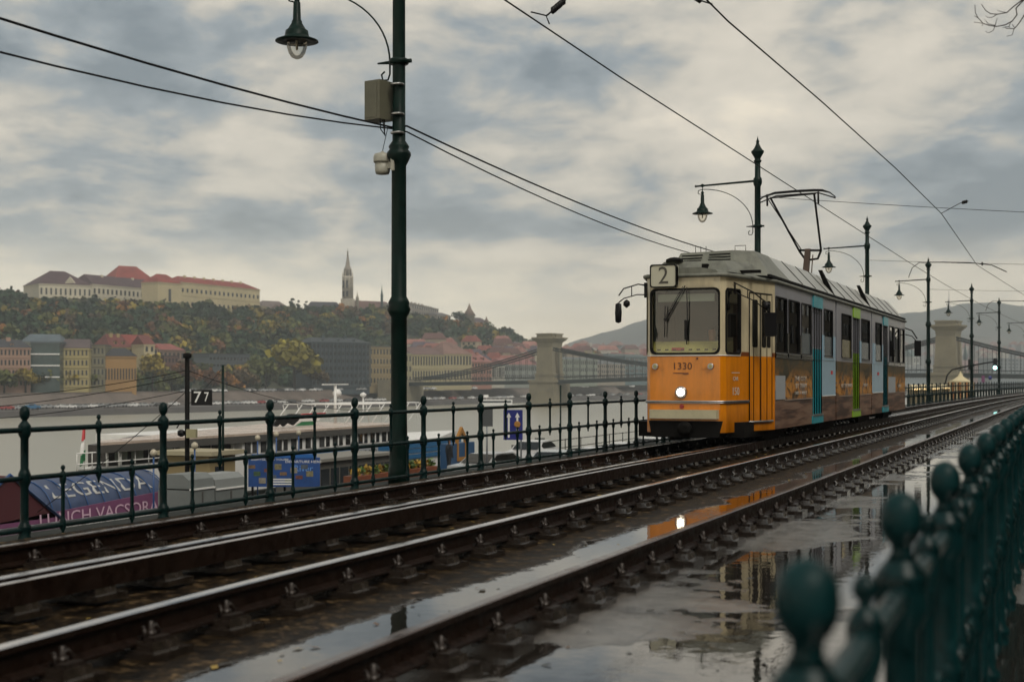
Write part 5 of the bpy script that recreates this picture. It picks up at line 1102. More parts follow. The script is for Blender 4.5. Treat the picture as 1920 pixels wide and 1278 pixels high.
# ------------------------------------------------------------------ chain bridge
BR = empty('chain_bridge', CW(18, 680, 0), 0, label='stone suspension bridge with two arched towers and iron chains over the river', cat='bridge'); BI = Vector(BR.location)
T1 = CW(18, 680, 0); T2 = CW(180, 587, 0); b_ = (T2-T1).normalized(); pp = Vector((-b_.y, b_.x, 0)); 
if pp.dot(FW) < 0: pp = -pp
bstone = mat('bridge_stone', tuple(c*.55 for c in s2l('#a39a80')), .8, var=.25, vs=.15, bump=.1, bs=1); biron = mat('bridge_iron', (.010, .018, .018), .6, var=.2, vs=.3)
def zy(y, Z): return CAMZ+(HY-y)/FPX*Z
def deckz(s): # s = metres from T1 towards T2
    return interp([(-80, -.2), (0, .9), (90, 3.6), (187, 4.0), (270, 2.4)], s)
SP = (T2-T1).length
hw_ = 5.6
for T_, ztop in ((T1, zy(625, 680)), (T2, zy(601, 587))):
    s0_ = 0 if T_ is T1 else SP; dz = deckz(s0_)
    tr = empty('tower', T_-BI); tr.parent = BR; tr.rotation_euler = (0, 0, math.atan2(b_.y, b_.x))
    mb = MB(); lx = 8.4/2; wy = 10.4/2; hl = ztop-dz
    mb.box((0, 0, (WZ+dz)/2-1), (13, 17, dz-WZ+2)); mb.box((0, 0, dz-.6), (14, 18, 1.2))
    for sg_ in (1, -1): mb.frustum((0, sg_*(wy-1.6)), (lx*2+.6, 3.5), (lx*2-.4, 3.2), dz, dz+hl*.70); mb.box((0, sg_*(wy-1.6), dz+2.6), (lx*2+1.6, 4.2, .8)); mb.box((0, sg_*(wy-1.6), dz+.9), (lx*2+1.4, 4.0, 1.8))
    # arch
    for k in range(9):
        a0, a1 = math.pi*k/9, math.pi*(k+1)/9; ra = wy-3.2; zc0 = dz+hl*.70-ra
        p0, p1 = (math.cos(a0)*ra, zc0+math.sin(a0)*ra), (math.cos(a1)*ra, zc0+math.sin(a1)*ra); zt = dz+hl*.72
        mb.hexa([(-lx+.3, p0[0], p0[1]), (lx-.3, p0[0], p0[1]), (lx-.3, p1[0], p1[1]), (-lx+.3, p1[0], p1[1])], [(-lx+.3, p0[0], zt), (lx-.3, p0[0], zt), (lx-.3, p1[0], zt), (-lx+.3, p1[0], zt)])
    mb.frustum((0, 0), (lx*2-.6, wy*2-.6), (lx*2, wy*2), dz+hl*.70, dz+hl*.80); mb.frustum((0, 0), (lx*2, wy*2), (lx*2+3.6, wy*2+3.6), dz+hl*.80, dz+hl*.88); mb.box((0, 0, dz+hl*.90), (lx*2+3.8, wy*2+3.8, hl*.03)); mb.box((0, 0, dz+hl*.955), (lx*2, wy*2, hl*.09)); mb.box((0, 0, dz+hl*.985), (lx*2+.8, wy*2+.8, .5))
    for gx in (-1, 1): mb.box((gx*(lx-.1), 0, dz+hl*.93), (.8, 4, hl*.10))
    mb.build('masonry', bstone, tr)
mb = MB(); S = list(range(-80, 266, 5))
for a, c in zip(S[:-1], S[1:]):
    pa, pc = T1+b_*a-BI, T1+b_*c-BI; za, zc2 = deckz(a), deckz(c)
    f_ = lambda p, z, s_: p+pp*s_*4.4+UP*(z-0)
    mb.hexa([f_(pa, za-2.0, -1), f_(pc, zc2-2.0, -1), f_(pc, zc2-2.0, 1), f_(pa, za-2.0, 1)], [f_(pa, za-.2, -1), f_(pc, zc2-.2, -1), f_(pc, zc2-.2, 1), f_(pa, za-.2, 1)])
mb.build('deck', biron, BR)
for s_ in (-1, 1):
    mb = MB(); pts = [T1+b_*a-BI+pp*4.4*s_+UP*(deckz(a)+1.1) for a in S]; mb.tube(pts, .14, 4)
    for a in range(-80, 265, 3): p = T1+b_*a-BI+pp*4.4*s_+UP*deckz(a); mb.tube([p, p+UP*1.1], .09, 3)
    mb.build('parapet_rail', biron, BR)
    def chz(s):
        top1 = zy(653, 680); top2 = zy(632, 587)
        if s < 0: t_ = -s/75; return top1*(1-t_)**1.5+(deckz(-75)+1)*(1-(1-t_)**1.5)
        if s > SP: t_ = min(1, (s-SP)/75); return top2*(1-t_)**1.5+(deckz(SP+75)+1)*(1-(1-t_)**1.5)
        q = (2*s/SP-1); return (deckz(SP/2)+1.6)+((top1*(1-s/SP)+top2*s/SP)-(deckz(SP/2)+1.6))*q*q
    for dzz in (0, 1.0):
        mb = MB(); ss = [-75+k*2.5 for k in range(140)]; mb.tube([T1+b_*a-BI+pp*4.0*s_+UP*(chz(a)+dzz) for a in ss if a <= SP+75], .30, 4); mb.build('chain', biron, BR)
    h0 = None; far_h = MB()
    for k in range(-20, 74):
        a = k*3.6
        if a > SP+72 or abs(a) < 5 or abs(a-SP) < 5: continue
        z0_, z1_ = deckz(a), chz(a)
        if z1_-z0_ < .6: continue
        pl = T1+b_*a-BI+pp*4.0*s_+UP*z0_
        if s_ > 0: far_h.tube([pl, pl+UP*(z1_-z0_)], .11, 4); continue
        if h0 is None: h0 = MB().tube([(0, 0, 0), (0, 0, 1)], .12, 4).build('hanger', biron, BR, pl)
        hh = h0 if h0.location.length < 1e-6 or h0.scale[2] == 1 else link_copy(h0, BR, loc=pl); hh.location = pl; hh.scale = (1, 1, z1_-z0_)
    if far_h.v: far_h.build('hanger', biron, BR, kind='stuff')
ab = MB(); p = T1+b_*-94
ab.hexa([p+pp*-9+UP*WZ, p+b_*16+pp*-9+UP*WZ, p+b_*16+pp*9+UP*WZ, p+pp*9+UP*WZ], [p+pp*-9+UP*.9, p+b_*16+pp*-9+UP*.9, p+b_*16+pp*9+UP*.9, p+pp*9+UP*.9]); ab.build('abutment', bstone, label='stone bridge abutment on the far bank', cat='abutment')
bus = empty('bus', T1+b_*62+pp*-2+UP*(deckz(62)), math.atan2(b_.y, b_.x), label='green and white bus crossing the bridge right of its tower', cat='bus')
MB().box((0, 0, 1.6), (12, 2.5, 2.4)).build('body', mat('bus_green', (.10, .22, .12), .4), bus); MB().box((0, 0, 2.1), (11.4, 2.54, .9)).build('window_band', winm, bus); MB().box((0, 0, 2.9), (11.8, 2.4, .25)).build('roof', white_paint, bus)
# ------------------------------------------------------------------ cars
def car(name, col, label, loc, rz, s=1.0, parts=True, group=None):
    k = 'car_'+'_'.join('%.2f' % c for c in col); pm = MATS.get(k) or mat(k, col, .25, var=.05, coat=.5)
    prof = [(-2.15, .35), (-2.2, .6), (-2.12, .92), (-1.2, 1.0), (-.55, 1.42), (.9, 1.46), (1.65, 1.08), (2.1, 1.0), (2.18, .6), (2.1, .33)]
    mb = MB(); n = len(prof); L_, R_ = [], []
    for x, z in prof:
        w_ = .86 if z < 1.05 else .70; L_.append((x, -w_, z)); R_.append((x, w_, z))
    mb.add(L_+R_, [tuple(range(n)), tuple(range(2*n-1, n-1, -1))]+[(i, (i+1) % n, n+(i+1) % n, n+i) for i in range(n)], 0, False)
    g = MB()
    for sy in (-1, 1): g.add([(-1.02, sy*.80, 1.04), (-.48, sy*.735, 1.36), (.84, sy*.735, 1.39), (1.45, sy*.80, 1.07)], [(0, 1, 2, 3)])
    g.add([(-1.22, -.74, 1.03), (-1.22, .74, 1.03), (-.6, .66, 1.405), (-.6, -.66, 1.405)], [(0, 1, 2, 3)]); g.add([(1.63, -.72, 1.11), (1.63, .72, 1.11), (.98, .66, 1.435), (.98, -.66, 1.435)], [(0, 1, 2, 3)])
    wv = MB().lathe([(.10, -.11), (.31, -.10), (.32, 0), (.31, .10), (.10, .11)], n=14, M=Matrix.Rotation(R(90), 3, 'X'))
    if not parts:
        for x in (-1.35, 1.35):
            for y in (-.8, .8): mb.add([Vector(v)+Vector((x, y, .32)) for v in wv.v], wv.f, 2)
        mb.add([(v[0], v[1]*1.01, v[2]+.01) for v in g.v], g.f, 1)
        return mb.build(name, [pm, MATS['door_glass'], black_rub])
    root = empty(name, loc, rz, label=label, cat='car', group=group); root.scale = (s, s, s)
    mb.build('body', pm, root); gg = MB(); gg.add([(v[0], v[1]*1.012, v[2]+.012) for v in g.v], g.f); gg.build('window', MATS['door_glass'], root)
    w0 = wv.build('wheel', black_rub, root, (-1.35, -.8, .32))
    for x, y in ((1.35, -.8), (-1.35, .8), (1.35, .8)): link_copy(w0, root, loc=(x, y, .32))
    for y in (-.62, .62):
        MB().lathe([(.04, 0), (.11, .02), (.11, .05), (.03, .07)], (-2.17, y, .72), 8, M=Matrix.Rotation(R(-90), 3, 'Y')).build('headlight', chrome, root); MB().box((2.15, y, .8), (.06, .3, .14)).build('tail_light', MATS['red_lens'], root)
    return root
# parked along the far bank
cols = [((.65, .65, .64), 'white'), ((.65, .65, .64), 'white'), ((.30, .31, .32), 'silver'), ((.03, .03, .035), 'dark'), ((.28, .03, .03), 'red'), ((.02, .12, .25), 'blue')]
pr = {}; random.seed(21)
def far_car(px, q, z, i, lb, s=1.15):
    c, nm = cols[i]; t_ = None; k = (px-960)/FPX; Z = bankZ(px)+q*.9; p = WG(px, Z, z)
    if nm not in pr: o = pr[nm] = car('car', c, '', (0, 0, 0), 0, parts=False)
    else: o = link_copy(pr[nm])
    v = BK(10, 0, 0)-BK(0, 0, 0); o.location = p; o.rotation_euler = (0, 0, math.atan2(v.y, v.x)+random.choice((0, math.pi))); o.scale = (s, s, s)
    tag(o, '%s car %s' % (nm, lb), 'car', 'cars on the far embankment')
zones = [('on the lower quay below the palazzo at far left', -10, 120), ('on the lower quay below the ochre hall', 120, 330), ('on the lower quay between number sign and big tree', 400, 560), ('on the lower quay below the scaffolded block', 560, 730), ('on the lower quay between lamp post and bridge tower', 775, 1000), ('on the lower quay between bridge tower and tram', 1060, 1205)]
for lb, a, b in zones:
    n = max(4, int((b-a)/16))
    for k in range(n):
        px = a+(b-a)*(k+random.uniform(.1, .9))/n; far_car(px, random.choice((13, 20)), -9.55, random.choice((0, 0, 1, 2, 2, 3, 4)), lb)
far_car(58, 12, -9.7, 5, 'standing alone on the lower quay at far left', 1.5)
for k in range(44):
    px = random.uniform(330, 1200)
    if 1000 < px < 1060: continue
    far_car(px, 40, -4.5, random.choice((0, 1, 2, 2, 3)), 'parked on the upper embankment road '+('left of the near lamp post' if px < 748 else 'right of the near lamp post'))
# ------------------------------------------------------------------ lower quay
QZ = -3.5
strip('lower_quay', -32.5, -9.36, QZ, mat('quay_asphalt', (.045, .045, .045), .35, var=.3, vs=.5, rv=.15), zb=-13, kind='structure')
mb = MB()
for k in range(60): D = -10+k*7; b0, b1 = bend(D), bend(D+7); mb.hexa([(-32.9+b0, D, -13), (-32.504+b0, D, -13), (-32.504+b1, D+7, -13), (-32.9+b1, D+7, -13)], [(-32.9+b0, D, QZ+.15), (-32.504+b0, D, QZ+.15), (-32.504+b1, D+7, QZ+.15), (-32.9+b1, D+7, QZ+.15)])
mb.build('mooring_wall', kerb_m, label='low stone mooring edge of the near quay beside the boats', cat='wall')
def Q(px, L, z=QZ): return Vector((-L, Dof(px, L), z))
def zat(px, y, L):
    Z = FPX*L/(CT*(VX-px)); return CAMZ+(HY-y)*Z/FPX
parked = [(918, 25.8, (.32, .33, .33), 'silver estate car parked on the near quay, leftmost of the cars'), (1040, 23.6, (.38, .42, .42), 'pale grey-green car parked on the near quay below the fifth railing post from the tram'), (1118, 22.8, (.6, .6, .6), 'white car on the near quay, third from the left'),
          (1172, 23.0, (.62, .62, .61), 'white car on the near quay just left of the tram'), (1222, 23.6, (.5, .52, .52), 'light car on the near quay glimpsed under the tram front'), (1000, 28.5, (.55, .55, .55), 'light hatchback behind the silver estate car on the near quay')]
for px, L, c, lb in parked: car('car', c, lb, Q(px, L), R(90) if px != 918 else R(78), 1.0, group='cars parked on the near quay')
# person on the quay
pts = [(0, 0, .95), (0, 0, 1.2), (0, 0, 1.42), (0, 0, 1.50), (0, -.01, 1.57), (0, -.01, 1.67), (0, 0, 1.75), (.19, 0, 1.40), (.24, 0, 1.12), (.23, -.06, .88), (.22, -.09, .80), (-.19, 0, 1.40), (-.24, 0, 1.12), (-.23, -.06, .88), (-.22, -.09, .80), (.10, 0, .90), (.11, -.03, .50), (.11, .02, .08), (.11, -.10, .03), (-.10, 0, .90), (-.11, .06, .50), (-.11, .12, .10), (-.11, .0, .05)]
ed = [(0, 1), (1, 2), (2, 3), (3, 4), (4, 5), (5, 6), (2, 7), (7, 8), (8, 9), (9, 10), (2, 11), (11, 12), (12, 13), (13, 14), (0, 15), (15, 16), (16, 17), (17, 18), (0, 19), (19, 20), (20, 21), (21, 22)]
rad = [(.19, .14), (.18, .13), (.19, .12), .06, .06, (.08, .095), (.06, .07), .075, .06, .045, .035, .075, .06, .045, .035, .10, .07, .05, .045, .10, .07, .05, .045]
pe = skin_person('person', pts, ed, rad, [mat('dark_coat', (.012, .014, .018), .8), skinm, hairm], label='person in a dark coat walking on the near quay', cat='person'); pe.location = Q(842, 30.5); pe.rotation_euler = (0, 0, R(150))
for p in pe.data.polygons:
    if p.center.z > 1.52: p.material_index = 2 if (p.center.z > 1.66 or p.center.y > .01) else 1
# excursion boat
hullw = mat('hull_white', (.74, .74, .72), .4, var=.12, vs=.6); roofp = mat('boat_roof', s2l('#b9a99c'), .3, var=.12, vs=.8, rv=.1); stripe = mat('stripe_blue', (.02, .12, .27), .4); fas = mat('fascia_dark', s2l('#4e4d4a'), .5)
yA, yB = Dof(196, 34), Dof(735, 34); yC = Dof(905, 34)
bt = empty('excursion_boat', (-38, yA, WZ), label='long white excursion boat with blue stripes moored at the near quay', cat='boat')
def LB(y): return y-yA
zr = -1.15-WZ; zd = -2.45-WZ
mb = MB(); pl = [(3.6, LB(yA)-1), (3.9, LB(yA)+3), (3.9, LB(yC)-6), (0, LB(yC)+5), (-2.8, LB(yC)-6), (-2.8, LB(yA)+22), (2.2, LB(yA)+2)]
n = len(pl); mb.add([(x*.86, y, -.5) for x, y in pl]+[(x, y, zd+.5) for x, y in pl], [tuple(range(n-1, -1, -1)), tuple(range(n, 2*n))]+[(i, (i+1) % n, n+(i+1) % n, n+i) for i in range(n)]); mb.build('hull', hullw, bt)
for k, z in enumerate((zd+.20, zd-.10, zd-.40)):
    mb = MB(); mb.box((3.86, (LB(yA)+LB(yC))/2+4, z), (.14, LB(yC)-LB(yA)-14, .22 if k else .3)); mb.build('hull_stripe', stripe, bt)
mid = Dof(455, 34)
mb = MB(); mb.box((.1, (LB(mid)+LB(yB))/2, (zd+.5+zr)/2), (7.8 if False else 7.78, LB(yB)-LB(mid), zr-zd-.5)); mb.build('saloon', hullw, bt)
mb = MB(); mb.hexa([(2.6, .8, zd), (3.4, .8, zd), (3.4, LB(mid), zd), (-1.5, LB(mid), zd)], [(2.6, .8, zr), (3.4, .8, zr), (3.4, LB(mid), zr), (-1.5, LB(mid), zr)]); mb.build('aft_saloon', mat('aft_dark', (.030, .026, .026), .4, var=.4, vs=1), bt)
rp_ = [(4.1, -.4), (4.1, LB(yB)+1.5), (-2.6, LB(yB)+1.5), (-2.6, 22), (1.0, 8), (3.0, 1)]; mb = MB(); mb.add([(x, y, zr+.05) for x, y in rp_]+[(x, y, zr+.15) for x, y in rp_], [tuple(range(5, -1, -1)), tuple(range(6, 12))]+[(i, (i+1) % 6, 6+(i+1) % 6, 6+i) for i in range(6)]); mb.build('roof', roofp, bt)
mb = MB(); mb.box((4.08, LB(yB)/2+.5, zr-.10), (.10, LB(yB)+2, .28)); mb.build('fascia', fas, bt)
w0 = None; n = 11; step = (LB(yB)-LB(mid))/n
for k in range(n):
    y = LB(mid)+step*(k+.5)
    if w0 is None: w0 = MB().box((0, 0, 0), (.08, step*.74, .58)).build('window', MATS['door_glass'], bt, (3.98, y, zd+.86)); f0_ = MB().box((.03, 0, 0), (.08, .08, .58)).build('mullion', hullw, w0)
    else: c = link_copy(w0, bt, loc=(3.98, y, zd+.86)); link_copy(f0_, c)
for px in (250, 280, 335, 368):
    y = LB(Dof(px, 34)); MB().box((3.42, y, zd+.9), (.08, .7, .5)).build('window', mat('pale_curtain', (.30, .34, .30), .6) if 'pale_curtain' not in MATS else MATS['pale_curtain'], bt)  # plain pale panes on the dark aft saloon
for px in (205, 228, 310): y = LB(Dof(px, 34)); MB().tube([(3.9, y, zd+.4), (3.9, y, zr)], .05, 6).build('post', white_paint, bt)
mb = MB()
for z in (.9, 1.3): mb.tube([(3.95, -1.5, zd+z-.2), (3.95, LB(mid)-1, zd+z-.2)], .025, 5)
for k in range(26): y = -1.5+k*.85; mb.tube([(3.95, y, zd+.4), (3.95, y, zd+1.1)], .02, 4)
mb.build('deck_railing', white_paint, bt)
# roof emblem and awning frames
em = empty('roof_emblem', (0, 0, 0)); em.parent = bt; y0, y1 = LB(Dof(568, 36)), LB(Dof(622, 36)); zz = zr+.16
for k, (cm_, nm) in enumerate(((mat('flag_red', (.42, .02, .025), .5), 'red'), (white_paint, 'w'), (mat('flag_green', (.02, .16, .06), .5), 'g'))):
    mb = MB(); z = zz+.62-k*.20; mb.hexa([(1.4, y0+k*.1, z-.2), (1.4, y1-k*.5, z-.2), (1.52, y1-k*.5, z-.2), (1.52, y0+k*.1, z-.2)], [(1.4, y0+.9, z-.01), (1.4, y1+.3-k*.5, z-.01), (1.52, y1+.3-k*.5, z-.01), (1.52, y0+.9, z-.01)]); mb.build('colour_band', cm_, em)
mb = MB(); mb.panel((1.53, y0-2.0, zz), (0, 1, 0), UP, [(0, .08), (.4, .04), (.7, .18), (1.0, .03), (1.4, .2), (1.9, .06), (2.4, .3), (2.6, .6), (1.6, .63), (.9, .5), (.4, .36)], th=.1); mb.build('black_shape', black_plastic, em)
mb = MB()
for k in range(6):
    y = LB(Dof(640, 36))+k*1.5
    for x in (-2, 2.2): mb.tube([(x, y, zz), (x+.3, y+.9, zz+1.0)], .03, 5); mb.tube([(x, y+1.2, zz), (x+.2, y+.5, zz+.95)], .02, 5)
    mb.tube([(-2, y+.9, zz+1.0), (2.4, y+.9, zz+1.0)], .03, 5)
mb.build('awning_frame', white_paint, bt)
mb = MB(); y = LB(Dof(690, 36)); mb.tube([(0, y, zz), (0, y, zz+2.0)], .08, 6); mb.box((0, y, zz+2.05), (.2, 2.6, .06)); mb.lathe([(.02, 0), (.22, .06), (.25, .2), (.14, .38), (.02, .4)], (0, y+.2, zz+1.4), 10); mb.build('radar_mast', white_paint, bt); mb = MB(); mb.lathe([(.02, 0), (.18, .1), (.18, .2), (.02, .3)], (0, y+3.2, zz+1.3), 10); mb.tube([(0, y+3.2, zz), (0, y+3.2, zz+1.4)], .05, 5); mb.build('radome', white_paint, bt)
bl = LB(Dof(690, 34)); mb = MB(); mb.box((3.98, bl, zd-.1), (.05, 2.2, .9)); bd = mb.build('name_board', board, bt); text('board_text', 'EUROPA', .55, fas, (4.01, bl, zd), (0, 1, 0), UP, bd)
# stern flag
fl = empty('flag', (-34.3, Dof(158, 34.3), zat(158, 868, 34.3)), R(-65), label='red white and green striped flag hanging from the boat stern', cat='flag')
MB().tube([(0, 0, -.5), (0, 0, 1.35)], .02, 6).build('flagpole', white_paint, fl)
for k, m_ in enumerate((MATS['flag_red'], white_paint, MATS['flag_green'])):
    mb = MB(); n = 7; vs = []
    for j in (0, 1):
        for i in range(n): w_ = (.10+.16*(k+j)); vs.append((.02+w_*i/(n-1), .05*math.sin(i*1.7+k), 1.3-(k+j)*.40-.08*i/(n-1)*(k+1)))
    mb.add(vs, [(i, i+1, n+i+1, n+i) for i in range(n-1)]); mb.build('stripe', m_, fl)
# second ship: white cruiser out on the river
Zb_ = 655; o = empty('river_cruiser', WG(935, Zb_, WZ), TH+R(12), label='small white passenger boat crossing the river before the bridge', cat='boat')
mb = MB(); pl = [(-10, -2), (7, -2.4), (11.5, 0), (7, 2.4), (-10, 2)]; mb.add([(x*.94, y*.8, -.3) for x, y in pl]+[(x, y, 1.7) for x, y in pl], [(4, 3, 2, 1, 0), (5, 6, 7, 8, 9)]+[(i, (i+1) % 5, 5+(i+1) % 5, 5+i) for i in range(5)]); mb.build('hull', white_paint, o)
MB().box((-1.5, 0, 2.9), (15, 4, 2.2)).build('cabin', white_paint, o); MB().box((-1.5, 0, 3.0), (14, 4.1, .9)).build('window_band', winm, o); mb = MB(); mb.box((-2, 0, 5.0), (14, 4, .15))
for x in range(-8, 6, 2): mb.tube([(x, -1.8, 4), (x, -1.8, 5)], .08, 4)
mb.box((-6, 0, 5.6), (2, 2, 1.2)); mb.build('upper_deck', white_paint, o)
# tent with lettering
bl_d = mat('tent_blue', s2l('#3b4a68'), .55, var=.35, vs=1.2); pk = mat('banner_pink', s2l('#744668'), .55, var=.15, vs=1); fr_b = mat('frame_blue', (.02, .07, .2), .4)
L0 = 28; A_, B_ = Q(62, L0), Q(312, L0); U_ = (B_-A_).normalized(); ln = (B_-A_).length
tt = empty('tent', A_, 0, label='blue barrel tent with big white lettering behind the railing at left', cat='tent')
def cur(u, v): # v 0..1 up the curve
    a = v*math.pi*.62; return U_*u+Vector((1, 0, 0))*(1.1*math.cos(a)-1.1)+UP*(.85+1.05*math.sin(a)*.98)
mb = MB(); nu, nv = 16, 10; vs = [cur(ln*i/nu, j/nv)+UP*.012*math.sin(i*1.9+j) for i in range(nu+1) for j in range(nv+1)]
mb.add(vs, [(i*(nv+1)+j, (i+1)*(nv+1)+j, (i+1)*(nv+1)+j+1, i*(nv+1)+j+1) for i in range(nu) for j in range(nv)], 0, True); tc_ = mb.build('canvas', bl_d, tt)
tx = text('lettering', 'LEGENDA', .92, white_paint, (ln*.53, 0, 0), (1, 0, 0), UP, tc_, sx=1.18)
for v in tx.data.vertices:
    u, w_ = v.co.x, v.co.z; v.co = cur(u, .20+w_*.42+.18)+Vector((.03, -.0, 0))
mb = MB()
for k in range(9): mb.tube([cur(ln*k/8, j/8*.98)+Vector((.06, 0, 0)) for j in range(9)], .022, 5)
mb.tube([cur(ln*i/8, 0) for i in range(9)], .03, 5); mb.build('frame', fr_b, tt)
bn = empty('banner', A_+Vector((.5, 0, 0)), 0, label='pink banner with pale capital letters below the blue tent', cat='banner')
mb = MB(); mb.hexa([U_*-6+UP*.1, U_*(ln+.5)+UP*.55, U_*(ln+.5)+UP*.55+Vector((-.04, 0, 0)), U_*-6+UP*.1+Vector((-.04, 0, 0))], [U_*-6+UP*.75, U_*(ln+.5)+UP*1.35, U_*(ln+.5)+UP*1.35+Vector((-.04, 0, 0)), U_*-6+UP*.75+Vector((-.04, 0, 0))]); mb.build('cloth', pk, bn)
Ub = (U_*6.5+UP*.45).normalized()
text('lettering', 'LUNCH VACSORA', .52, mat('letter_pale', s2l('#c9a9bc'), .6), U_*(ln*.38)+UP*.83+Vector((.02, 0, 0)), U_, Vector((0, -.06, 1)), bn, sx=1.3)
pav = empty('tent', Q(-95, 27.5), 0, label='dark red gabled tent with blue edging at the left picture edge', cat='tent')
mb = MB(); mb.add([(0, 0, .9), (0, 4.2, .9), (0, 2.2, 2.2), (-2.5, 0, .9), (-2.5, 4.2, .9), (-2.5, 2.2, 2.2)], [(0, 1, 2), (5, 4, 3), (0, 2, 5, 3), (2, 1, 4, 5)]); mb.box((-1.2, 2.1, .45), (2.3, 4, .9)); mb.build('canvas', mat('tent_red', (.07, .015, .02), .7), pav)
MB().tube([(.03, -.1, .85), (.03, 2.2, 2.23), (.03, 4.3, .85)], .05, 5).build('edging', fr_b, pav)
# crowd barriers
grm = mat('galvanised', (.22, .24, .25), .4, metal=.6)
def barrier(px, L, label, first=[None]):
    if first[0] is None:
        r_ = empty('crowd_barrier', (0, 0, 0)); mb = MB(); mb.tube([(0, 0, 0), (0, 0, 1.0), (0, .08, 1.1), (0, 1.9, 1.1), (0, 1.98, 1.0), (0, 1.98, 0)], .022, 6); mb.tube([(0, 0, .2), (0, 1.98, .2)], .018, 5); mb.build('frame', grm, r_)
        mb = MB(); 
        for k in range(1, 16): mb.tube([(0, k*.124, .2), (0, k*.124, 1.1)], .008, 4)
        mb.build('bars', grm, r_); mb = MB(); mb.tube([(-.3, .2, 0), (.3, .2, 0)], .02, 5); mb.tube([(-.3, 1.7, 0), (.3, 1.7, 0)], .02, 5); mb.build('foot', grm, r_); first[0] = r_; index_kids(r_)
    else: r_ = copy_tree(first[0])
    r_.location = Q(px, L)+UP*.02; tag(r_, label, 'barrier', 'steel crowd barriers on the near quay')
for px, lb in ((-60, 'steel crowd barrier cut by the left picture edge'), (-2, 'steel crowd barrier before the dark red tent'), (60, 'steel crowd barrier before the left end of the pink banner'), (106, 'steel crowd barrier before the middle of the pink banner'), (160, 'steel crowd barrier before the right half of the pink banner'), (215, 'steel crowd barrier nearest the grey cabins')): barrier(px, 25, lb)
# white picket fence and blue base under the banner
mb = MB(); pA, pB = Q(120, 26.5), Q(300, 26.5)
for k in range(34): p = pA.lerp(pB, k/33); mb.box(p+UP*.45, (.03, .07, .8))
mb.box((pA+pB)/2+UP*.7, (.04, (pB-pA).length, .05)); mb.box((pA+pB)/2+UP*.3, (.04, (pB-pA).length, .05)); mb.build('picket_fence', white_paint, label='low white picket fence below the pink banner', cat='fence')
mb = MB(); mb.box((pA+pB)/2+Vector((.4, .3, .12)), (.5, (pB-pA).length*.8, .24)); mb.build('planter_box', mat('base_blue', (.015, .05, .22), .5), label='long blue box at the foot of the white picket fence', cat='planter')
# grey cabins with rounded lids
gm = mat('cabin_grey', s2l('#6d7271'), .5, var=.15, vs=1); gd = mat('cabin_lid', s2l('#7b7f7e'), .4, var=.1, vs=1)
def cabin_box(pa, pb, L, ytop, lb, lid):
    a, b = Q(pa, L), Q(pb, L); zt = zat(pa, ytop, L)-QZ; r_ = empty('cabin', a, 0, label=lb, cat='cabin', group='grey cabins with rounded roofs'); l_ = (b-a).length
    mb = MB(); mb.box((-.55, l_/2, (zt-.45)/2), (1.1, l_, zt-.45)); mb.box((.01, l_/2, zt-.43), (.05, l_, .05), 1); mb.build('wall', [gm, white_paint], r_)
    mb = MB(); pr_ = [(.0, zt-.41), (-.05, zt-.15), (-.25, zt), (-.85, zt), (-1.05, zt-.15), (-1.1, zt-.41)]; n = 6; mb.add([(x, 0, z) for x, z in pr_]+[(x, l_, z) for x, z in pr_], [tuple(range(n)), tuple(range(2*n-1, n-1, -1))]+[(i, i+1, n+i+1, n+i) for i in range(n-1)]); mb.build('roof', lid, r_)
    mb = MB(); mb.box((.015, l_*.5, (zt-.5)/2), (.03, .05, zt-.55)); mb.build('door_edge', fas, r_)
cabin_box(356, 402, 24, 890, 'grey quay cabin with rounded green-grey lid, left of the pair', gm); cabin_box(405, 460, 24, 890, 'grey quay cabin with darker rounded lid, right of the pair', gd)
k_ = empty('kiosk', Q(393, 30), 0, label='beige kiosk with flat overhanging roof behind the grey cabins', cat='kiosk'); l_ = Dof(441, 30)-Dof(393, 30); zt = zat(393, 846, 30)-QZ
MB().box((-1, l_/2, zt/2-.1), (2, l_, zt-.2)).build('wall', wm('#a08f68'), k_); MB().box((-1, l_/2, zt-.08), (2.5, l_+.5, .16)).build('roof', wm('#b5ac90'), k_); MB().box((.01, l_*.35, zt*.6), (.04, .5, .6)).build('window', winm, k_)
# striped awning table group + billboard
blu = mat('billboard_blue', s2l('#1d4480'), .4, var=.25, vs=1.6)
a, b = Q(466, 28), Q(600, 28); mid_ = (a+b)/2; bw_ = 2.75
def board_pt(px, y, Z): return W(px, y, Z)
Zq = (mid_-CAM).dot(FW); bb = empty('billboard', WG(533, Zq, QZ), TH, label='large blue billboard with small pictures and white lettering', cat='billboard'); m = Zq/FPX; wdt = 134*m; zt = (CAMZ+(HY-857)*m)-QZ
mb = MB(); mb.box((0, 0, zt-.55), (wdt, .12, 1.1)); mb.build('board', blu, bb)
mb = MB(); mb.box((0, 0, zt+.05), (wdt*.9, .16, .14)); mb.build('header', mat('header_blue', s2l('#1a5aa0'), .4), bb)
mb = MB()
for x in (-wdt*.45, 0, wdt*.45): mb.box((x, .1, zt/2-.3), (.08, .08, zt-.5))
mb.build('post', dark_metal, bb)
text('lettering', 'DEPARTURE HERE', .13, white_paint, (wdt*.27, -.062, zt-.16), (1, 0, 0), UP, bb, sx=1.3); text('lettering', 'SIGHTSEEING TOURS', .10, white_paint, (-wdt*.2, -.062, zt-.08), (1, 0, 0), UP, bb, sx=1.5); text('lettering', 'River', .34, mat('script_blue', s2l('#5f8fd0'), .5), (wdt*.27, -.062, zt-.42), (1, 0, 0), UP, bb)
random.seed(4)
pc = [(.16, .10, .06), (.05, .10, .05), (.22, .20, .16), (.15, .05, .04), (.07, .09, .12), (.18, .16, .09)]
